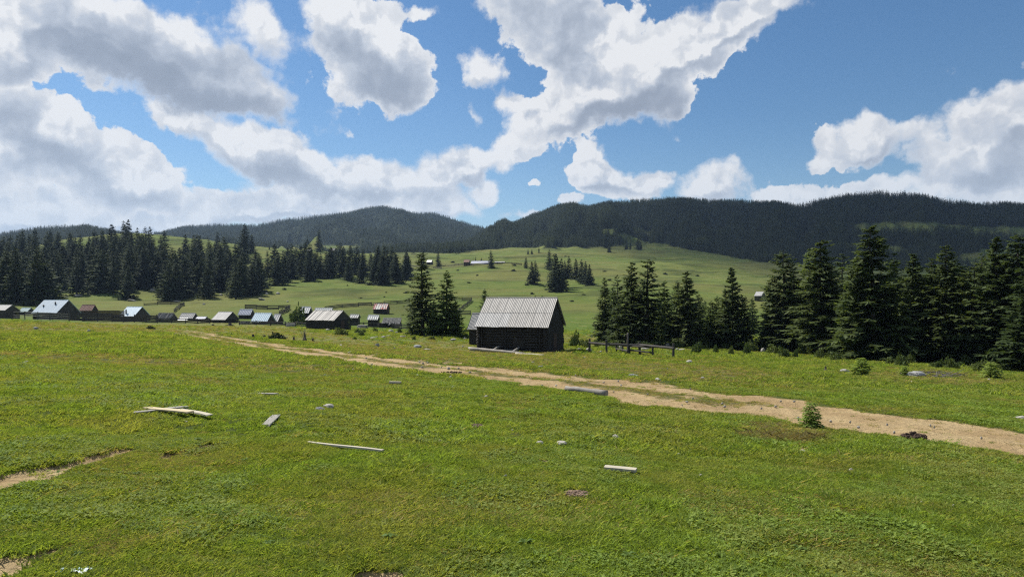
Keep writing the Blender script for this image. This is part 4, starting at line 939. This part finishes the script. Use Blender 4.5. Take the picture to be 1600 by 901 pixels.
def stone(px, py, wpx, hpx, label, group=None, pool=ST, cat='stone'):
    p_ = hit(px, py); k = p_.y / F; w = wpx * k / 2; h = max(hpx * k * 1.25, .05); o = link('stone', random.choice(pool), None, p_ + Vector((0, 0, h * .16)))
    o.scale = (w, w * random.uniform(.6, .9), h * .62); o.rotation_euler = (random.gauss(0, .12), random.gauss(0, .12), random.gauss(0, .5)); return tag(o, label, cat, group)
stone(878, 694, 24, 6, 'largest of the pale stones left of the whitish plank'); stone(843, 694, 13, 6, 'small pale stone left of the largest grass stone'); stone(962, 686, 14, 8, 'angular pale stone above the whitish plank')
stone(513, 638, 20, 8, 'upper of the two flat stones right of the short board'); stone(501, 640.5, 16, 6, 'lower of the two flat stones right of the short board', None, STG)
stone(1254, 707, 20, 5, 'flat sandy stone below the track sapling'); stone(1059, 711, 12, 4, 'small flat stone right of the whitish plank'); stone(989, 588, 17, 5, 'flat grey-white stone above the track log', None, STG); stone(1028, 594, 10, 5, 'rounded stone right of the flat one above the track'); stone(1098, 592, 7, 4, 'small stone in the dry grass above the track')
stone(845, 574, 10, 4, 'pale stone between the barn and the track'); stone(1592, 655, 20, 7, 'pale stone above the track at the right picture edge'); stone(1432, 588, 30, 9, 'long grey boulder near the right wood', None, STG); stone(1320, 581, 16, 5, 'white stone left of the small spruce bush'); stone(56, 514, 10, 4, 'dark stone at the far left of the field', None, STG); stone(139, 518, 7, 4, 'pale stone in the far left field')
stone(590, 541, 7, 6, 'pale roundish stone in the field before the spruce pair'); stone(533, 541, 6, 4, 'small pale stone before the dark barn'); stone(742, 527, 16, 6, 'white rock beside the spruce pair near the outbuilding'); stone(652, 543, 16, 5, 'flat pale rock in the field left of the barn beam', None, STG); stone(667, 547, 14, 3, 'second flat pale rock left of the barn beam')
stone(1077, 566, 10, 4, 'pale stone right of the rail fence end'); stone(1192, 551, 8, 8, 'small whitish stone in the scrub fringe'); stone(1040, 541, 14, 6, 'white rock behind the rail fence'); stone(512, 517, 8, 4, 'white stone at the dark barn wall')
for i in range(60):
    x, y = random.uniform(0, 1600), random.uniform(515, 700) if random.random() < .5 else random.uniform(540, 600)
    stone(x, y, random.uniform(2.5, 6), random.uniform(1.5, 3), 'tiny pale stone in the pasture ' + ('beyond' if y < 560 else 'beside') + (' the crossed boards' if x < 380 else ' the lath' if x < 640 else ' the track log' if x < 1000 else ' the track sapling' if x < 1330 else ' the dung pile'), 'tiny stones scattered over the pasture')
for i in range(26): stone(random.uniform(880, 1100), random.uniform(538, 548), random.uniform(4, 12), random.uniform(2, 5), 'stone of the rough stony strip behind the rail fence', 'stones of the strip behind the fence')
for i in range(18): stone(random.uniform(560, 740), random.uniform(517, 532), random.uniform(4, 12), random.uniform(2, 4), 'stone on the rough ground around the spruce pair', 'stones by the spruce pair')
for i in range(20): stone(random.uniform(120, 460), random.uniform(445, 476), random.uniform(4, 14), random.uniform(2, 5), 'pale rock showing among the left forest trunks', 'rocks on the left hillside')
# soil heaps
def heap(px, py, rad, h, label, mat='soil', n=70, cat='soil heap', name='soil_heap', seed=0, sq=.8):
    random.seed(seed + int(px)); p_ = hit(px, py); e = empty(name, p_); tag(e, label, cat); bm = bmesh.new()
    for k in range(n):
        r_ = rad * math.sqrt(random.random()); a_ = random.uniform(0, 6.28); z = h * (1 - r_ / rad) * random.uniform(.2, 1); s_ = random.uniform(.12, .38) * h + .012
        m_ = Matrix.Translation((math.cos(a_) * r_, math.sin(a_) * r_ * sq, z)) @ Matrix.Rotation(random.uniform(0, 3), 4, 'X') @ Matrix.Diagonal((s_ * random.uniform(.7, 1.6), s_, s_ * random.uniform(.5, 1), 1))
        bmesh.ops.create_icosphere(bm, subdivisions=1, radius=1, matrix=m_)
    me = bpy.data.meshes.new('clods'); bm.to_mesh(me); bm.free(); me.materials.append(M[mat]); link('clods', me, e)
    return e
heap(900, 771, .13, .022, 'loose brown molehill soil in the foreground centre', n=110); heap(743, 665, .16, .03, 'small brown soil heap in the middle of the grass'); heap(850, 723, .1, .03, 'tiny dark soil heap below the pale stones', n=30)
heap(1428, 682, .20, .10, 'dark dung pile on the edge of the dirt track', 'dung', 60, 'dung pile', 'dung_pile'); heap(1180, 685, .18, .02, 'flat dark dung patch below the dry weeds', 'dung', 50, 'dung pile', 'dung_pile'); heap(706, 582, .5, .06, 'dark clods on the near edge of the track', 'dung', 60, 'clods', 'dark_clods')
# stumps
def stump(px, py, wpx, hpx, label, roots=4):
    p_ = hit(px, py); k = p_.y / F; e = empty('stump', p_); tag(e, label, 'stump'); r = wpx * k * .35; h = hpx * k; random.seed(int(px))
    MB().bar((0, 0, -.2), (0, 0, h), r, r * (.22 if hpx > 10 else .6), 9, r * .2, 4).build('bole', M['bark'], e)
    for q in range(roots):
        a_ = 6.28 * q / roots + random.uniform(-.4, .4); MB().bar((0, 0, h * random.uniform(.2, .5)), (math.cos(a_) * r * 2.2, math.sin(a_) * r * 2.2, random.uniform(-.1, h * .25)), r * .35, r * .1, 6, r * .08, 3).build('root', M['bark'], e)
    return e
stump(395, 529, 8, 7, 'leftmost dark stump beside the brushy heap'); stump(413, 529, 7, 6, 'second dark stump beside the brushy heap'); s_ = stump(476, 533, 9, 14, 'tall spiky dark stump before the dark barn', 5); stump(459, 532, 6, 6, 'low stump left of the tall spiky stump'); stump(489, 533, 6, 5, 'low stump right of the tall spiky stump'); stump(1290, 578, 6, 6, 'small black stump left of the white stone'); stump(333, 509, 7, 3, 'flat dark stump below the village'); stump(359, 509, 10, 5, 'dark stump with a pale face below the village')
for k in range(4):
    a_ = hit(476 + k * 4, 533) - s_.location; MB().bar((0, 0, 0), Vector((a_.x + random.uniform(-.2, .2), .2, random.uniform(.8, 1.5))), .035, .012, 5, .02, 3).build('splinter', M['deadwood'], s_)
# brush pile near the grey boulder and plastic in the left corner
p_ = hit(1468, 589); e = empty('brush_pile', p_); tag(e, 'tangled brown brush pile right of the grey boulder', 'brush pile'); random.seed(9)
for k in range(46):
    a_ = random.uniform(0, 6.28); c_ = Vector((random.gauss(0, .7), random.gauss(0, .4), random.uniform(.05, .3))); d = Vector((math.cos(a_), math.sin(a_) * .6, random.uniform(-.1, .5))) * random.uniform(.4, .9)
    MB().bar(c_ - d * .5, c_ + d * .5, .018, .008, 4, .02, 2).build('stick', M['deadwood'] if k % 3 else M['bark'], e)
p_ = hit(108, 896); g = np.random.default_rng(4); n = 22; gx, gy = np.meshgrid(np.linspace(-.13, .13, n), np.linspace(-.05, .05, n)); zz = .012 + np.abs(fbm(gx * 22, gy * 22, 5, 4)) * .11
idx2 = np.arange(n * n).reshape(n, n); q2 = np.stack([idx2[:-1, :-1], idx2[:-1, 1:], idx2[1:, 1:], idx2[1:, :-1]], -1).reshape(-1, 4)
o = link('plastic_scrap', mesh('plastic_scrap', np.stack([gx + fbm(gy * 30, gx * 30, 6) * .05, gy + fbm(gx * 30, gy * 30, 7) * .05, zz], -1).reshape(-1, 3), q2, M['plastic'], True), None, p_); tag(o, 'crumpled blue and white plastic scrap in the lower left corner', 'plastic scrap')
# white tarp on the eaves of its hut
a_ = gp(278, 159.5); o = MB().hexa([(-.1, -.2, 0), (2.4, -.5, 0), (2.4, 0, .05), (-.1, .3, .05), (-.1, -.2, .10), (2.4, -.5, .08), (2.2, .5, .62), (.2, .6, .6)]).build('tarp', M['tarp'], None, a_ + Vector((0, 0, .15))); tag(o, 'white tarp at the eaves of the pale grey hut', 'tarp')

# broad-leaved weeds in the foreground turf
def rosette(seed, n):
    g = np.random.default_rng(seed); V = []
    for i in range(n):
        a = g.uniform(0, 6.28); L_ = g.uniform(.05, .11); u = g.uniform(.15, .7); d = np.array([math.cos(a), math.sin(a), 0]); s_ = np.array([-d[1], d[0], 0]) * L_ * .2
        p1 = d * L_ * .5 + np.array([0, 0, L_ * u * .55]); p2 = d * L_ + np.array([0, 0, L_ * u * .35])
        V.append(np.stack([d * 0, p1 - s_, p1 + np.array([0, 0, .004]), p1 + s_])); V.append(np.stack([p1 - s_, p2, p1 + s_, p1 + np.array([0, 0, .004])]))
    V = np.concatenate(V); return V, np.arange(len(V)).reshape(-1, 4)
RS = [mesh('weed', *rosette(860 + k, 13), M['weed']) for k in range(4)]
random.seed(77)
for px, py in [(85, 765), (165, 735), (213, 741), (310, 688), (250, 697), (122, 868), (330, 760), (560, 765), (690, 752), (745, 770), (610, 840), (1250, 860), (1400, 820), (1520, 880), (1330, 790), (980, 870), (420, 850), (300, 830), (240, 790), (1120, 770), (820, 850), (1470, 770), (90, 740), (30, 800), (150, 800), (660, 720), (380, 720)]:
    p_ = hit(px, py); o = link('weed', random.choice(RS), None, p_ + Vector((0, 0, .015))); k = random.uniform(.4, .85); o.scale = (k, k, k); o.rotation_euler = (0, 0, random.uniform(0, 6)); tag(o, 'small broad-leaved weed in the turf ' + ('by the bare soil at lower left' if px < 350 else 'below the lath' if px < 640 else 'around the molehill' if px < 1000 else 'at the lower right'), 'weed', 'weeds in the foreground turf')

for i in range(34):
    x = random.uniform(480, 1590); y = np.interp(x, [480, 600, 800, 1000, 1200, 1400, 1600], [553, 565, 589, 614, 638, 664, 697]) + random.gauss(0, 7)
    stone(x, y, random.uniform(2, 5), random.uniform(1.2, 2.4), 'small loose stone on the dirt track ' + ('left of the track log' if x < 880 else 'between log and sapling' if x < 1240 else 'right of the track sapling'), 'loose stones on the track')

# woodpiles between the huts
log_me = mesh('log', *(lambda m_: (m_.v, m_.f))(MB().bar((-.9, 0, 0), (.9, 0, 0), .13, .12, 7, .01, 2)), M['wood_grey'])
for px, yy, lb in ((455, 136, 'pile of grey logs between the bright blue-roofed hut and the dark barn'), (383, 143, 'pile of grey logs before the lavender-roofed hut'), (566, 132, 'pile of grey logs right of the dark barn')):
    e = empty('woodpile', gp(px, yy), random.uniform(-.3, .3)); tag(e, lb, 'woodpile', 'woodpiles in the village')
    for r_ in range(3):
        for k in range(5 - r_):
            o = link('log', log_me, e, (random.uniform(-.12, .12), (k - (4 - r_) / 2) * .26, .1 + r_ * .22)); o.rotation_euler = (random.uniform(0, 6), 0, random.gauss(0, .04))

for px, py, w_, lb in ((663, 690, 7, 'small pale stone right of the lath'), (790, 745, 6, 'small pale stone left of the molehill'), (1095, 745, 6, 'small pale stone right of the whitish plank, lower one'), (1140, 715, 6, 'small pale stone below the dung patch'), (1330, 735, 7, 'small pale stone in the grass right of the flat sandy stone'), (1420, 787, 6, 'left of the white pebbles in the right foreground'), (1440, 788, 5, 'middle one of the white pebbles in the right foreground'), (1490, 793, 5, 'right of the white pebbles in the right foreground'), (620, 640, 6, 'small pale stone right of the two flat stones'), (760, 620, 7, 'small pale stone below the track left of its log'), (148, 616, 6, 'small pale stone beyond the crossed boards'), (87, 614, 6, 'small pale stone at the far left of the turf')):
    stone(px, py, w_, 3, lb)
# ------------------------------------------------------------------ uncountable cover: mountain forest and grass
def scatter(name, pts, rot, scl, protos, seed=0, label=None, cat=None):
    me = bpy.data.meshes.new(name); me.vertices.add(len(pts)); me.vertices.foreach_set('co', np.ascontiguousarray(pts, np.float32).ravel())
    for nm, arr in (('rot', rot), ('scl', scl)):
        a_ = me.attributes.new(nm, 'FLOAT', 'POINT'); a_.data.foreach_set('value', np.ascontiguousarray(arr, np.float32))
    o = link(name, me)
    pc = bpy.data.collections.new(name + '_kinds')
    for q, m_ in enumerate(protos): pc.objects.link(bpy.data.objects.new(name + '_kind', m_))
    g = bpy.data.node_groups.new(name, 'GeometryNodeTree')
    g.interface.new_socket('Geometry', in_out='INPUT', socket_type='NodeSocketGeometry'); g.interface.new_socket('Geometry', in_out='OUTPUT', socket_type='NodeSocketGeometry')
    N = g.nodes; L = g.links; gi = N.new('NodeGroupInput'); go = N.new('NodeGroupOutput')
    ip = N.new('GeometryNodeInstanceOnPoints'); ci = N.new('GeometryNodeCollectionInfo')
    ci.inputs['Collection'].default_value = pc; ci.inputs['Separate Children'].default_value = True; ci.inputs['Reset Children'].default_value = True
    ip.inputs['Pick Instance'].default_value = True
    ri = N.new('FunctionNodeRandomValue'); ri.data_type = 'INT'; ri.inputs[4].default_value = 0; ri.inputs[5].default_value = len(protos) - 1; ri.inputs['Seed'].default_value = seed
    na = N.new('GeometryNodeInputNamedAttribute'); na.data_type = 'FLOAT'; na.inputs[0].default_value = 'rot'
    nb_ = N.new('GeometryNodeInputNamedAttribute'); nb_.data_type = 'FLOAT'; nb_.inputs[0].default_value = 'scl'
    cx = N.new('ShaderNodeCombineXYZ'); L.new(na.outputs[0], cx.inputs[2])
    er = N.new('FunctionNodeEulerToRotation'); L.new(cx.outputs[0], er.inputs[0])
    L.new(gi.outputs[0], ip.inputs['Points']); L.new(ci.outputs[0], ip.inputs['Instance']); L.new(ri.outputs[2], ip.inputs['Instance Index'])
    L.new(er.outputs[0], ip.inputs['Rotation']); L.new(nb_.outputs[0], ip.inputs['Scale']); L.new(ip.outputs[0], go.inputs[0])
    md = o.modifiers.new('scatter', 'NODES'); md.node_group = g
    tag(o, label, cat, kind='stuff'); return o
FARM = []
for k in range(4):
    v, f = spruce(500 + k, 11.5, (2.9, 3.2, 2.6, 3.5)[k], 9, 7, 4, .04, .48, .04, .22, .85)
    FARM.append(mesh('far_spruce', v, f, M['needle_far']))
def wood_points(cmin, cmax, dmin, dmax, n, seed, keep=None):
    rg_ = np.random.default_rng(seed)
    c = rg_.uniform(cmin, cmax, n); D = np.sqrt(rg_.uniform(dmin ** 2, dmax ** 2, n))
    X = (c - 800) / F * D; Z = height(X, D)
    m = forest_mask(X, D, Z) > rg_.uniform(.25, .75, n)
    # leave out ground hidden behind the crest
    if keep is not None: m &= keep(c, D)
    X, D, Z = X[m], D[m], Z[m]
    return np.stack([X, D, Z - .3], -1), rg_.uniform(0, 6.28, len(X)), rg_.uniform(.62, 1.18, len(X)) * (.85 + .5 * vnoise(X / 60., D / 60., 77))
P, r_, s_ = wood_points(560, 1780, 690, 1720, 74000, 1, lambda c, D: D < 1560 + 150 * np.sin(c / 130.))
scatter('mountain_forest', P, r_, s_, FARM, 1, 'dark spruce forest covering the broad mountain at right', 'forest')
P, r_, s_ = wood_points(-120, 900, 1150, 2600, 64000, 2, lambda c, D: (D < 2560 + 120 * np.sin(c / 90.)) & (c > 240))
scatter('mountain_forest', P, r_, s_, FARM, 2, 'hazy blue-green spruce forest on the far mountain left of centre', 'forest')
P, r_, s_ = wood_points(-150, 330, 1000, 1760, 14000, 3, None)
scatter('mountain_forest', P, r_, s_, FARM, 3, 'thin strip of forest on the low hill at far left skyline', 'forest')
# ------------------------------------------------------------------ grass as short tufts over the near pasture
GK = [mesh('tuft', *blades(800 + k, 30, .07, .042, .0095, None, .65), M['grass']) for k in range(5)]
def clover(seed, n):
    g = np.random.default_rng(seed); V = []; 
    for i in range(n):
        c = np.array([g.normal(0, .05), g.normal(0, .05), g.uniform(.012, .04)]); a0 = g.uniform(0, 6.28)
        for q in range(3):
            a = a0 + q * 2.094; d = np.array([math.cos(a), math.sin(a), g.normal(.1, .35)]) * g.uniform(.008, .014); s = np.array([-d[1], d[0], g.normal(0, .003)]) * .6
            V.append(np.stack([c, c + d * .6 + s, c + d * 1.1, c + d * .6 - s]))
    V = np.concatenate(V); return V, np.arange(len(V)).reshape(-1, 4)
CK = [mesh('clover', *clover(820 + k, 14), M['clover']) for k in range(2)]
DK = [mesh('dry_tuft', *blades(840 + k, 30, .08, .036, .0055, None, .8), M['straw']) for k in range(2)]
def grass_pts(n, y0, y1, seed, keep_bare=.02):
    g = np.random.default_rng(seed); D = np.sqrt(g.uniform(y0 ** 2, y1 ** 2, n)); c = g.uniform(-25, 1625, n); X = (c - 800) / F * D
    Z = height(X, D); rw = HOR - F * Z / D; b, d = dirt_masks(c, rw, X, D)
    return X, D, Z - b * .05 * (1 - sstep(D, 40, 100)), b, d, g
for nm, n, y0, y1, sc0, sd_ in (('near', 90000, 3.2, 9.5, 1.0, 5), ('middle', 90000, 9.5, 24, 1.5, 6), ('rear', 60000, 24, 62, 3.0, 7), ('far', 50000, 50, 150, 5.0, 8)):
    X, D, Z, b, d, g = grass_pts(n, y0, y1, sd_)
    u = g.random(n); keep = u > np.clip(b * 1.5, 0, .97)
    thin = vnoise(X / .35, D / .35, 91); keep &= g.random(n) < .45 + .75 * thin
    if nm == 'far': keep &= g.random(n) < 1 - sstep(D, 90, 150)
    dryp = g.random(n) < np.clip(d * .7, .03, .8)
    cl = (g.random(n) < .22 * (vnoise(X / 1.1, D / 1.1, 92) > .5)) & ~dryp
    s_ = sc0 * g.uniform(.6, 1.25, n) * (.45 + .6 * vnoise(X / 1.6, D / 1.6, 93) + .75 * vnoise(X / .22, D / .22, 94) ** 2) * (1 - .45 * d)
    pts = np.stack([X, D, Z - .006], -1); rot = g.uniform(0, 6.28, n)
    k = keep & ~dryp & ~cl; scatter('grass', pts[k], rot[k], s_[k], GK, sd_, 'short grazed green grass of the ' + nm + ' pasture', 'grass')
    k = keep & dryp; scatter('dry_grass', pts[k], rot[k], s_[k] * 1.05, DK, sd_ + 20, 'dry straw-coloured grass of the ' + nm + ' pasture', 'grass')
    if nm in ('near', 'middle'):
        k = keep & cl; scatter('clover', pts[k], rot[k], s_[k] * 1.1, CK, sd_ + 40, 'low clover leaves in the ' + nm + ' pasture', 'clover')
# ------------------------------------------------------------------ air and a cloud above the picture that shades the mountain
hb = MB().box(-5200, 5200, -4600, 5000, -120, 470)
hm = bpy.data.materials.new('haze'); hm.use_nodes = True; hm.node_tree.nodes.clear(); t = NT(hm.node_tree)
pv = t.n('ShaderNodeVolumePrincipled', inp={'Color': (.50, .70, 1.0, 1), 'Density': 0.000068, 'Anisotropy': .1}); o_ = t.n('ShaderNodeOutputMaterial'); t.L.new(pv.outputs[0], o_.inputs['Volume'])
tag(hb.build('haze', hm), 'thin blue summer haze filling the valley', 'haze', kind='stuff')

# the cloud above the top of the picture whose shadow lies on the right hand mountain
bm = bmesh.new(); bmesh.ops.create_icosphere(bm, subdivisions=5, radius=1)
for v in bm.verts:
    c = np.array(v.co); q = fbm(np.array([c[0] * 2.2 + c[2] + 9]), np.array([c[1] * 2.2 - c[2]]), 71, 4)[0]
    c = c * (1 + q * .55); c[2] = c[2] if c[2] > 0 else c[2] * .35
    m_ = max(abs(c[0]), abs(c[1]), 1e-6); hyp = math.hypot(c[0], c[1]); sq = 1 + .32 * (hyp / m_ - 1)
    v.co = (c[0] * 760 * sq, c[1] * 600 * sq, c[2] * 170)
me = bpy.data.meshes.new('cloud'); bm.to_mesh(me); bm.free()
cm = bpy.data.materials.new('cloud_vapour'); cm.use_nodes = True; cm.node_tree.nodes.clear(); t = NT(cm.node_tree)
pv = t.n('ShaderNodeVolumePrincipled', inp={'Color': (1, 1, 1, 1), 'Density': 0.009, 'Anisotropy': .5}); o_ = t.n('ShaderNodeOutputMaterial'); t.L.new(pv.outputs[0], o_.inputs['Volume']); me.materials.append(cm)
ALT = 1150.0
tgt = Vector((860, 960, 110)); c0 = tgt + sd * ((ALT - tgt.z) / sd.z)
cl = link('cloud', me, None, c0); tag(cl, 'cumulus cloud drifting above the valley', 'cloud', kind='structure')
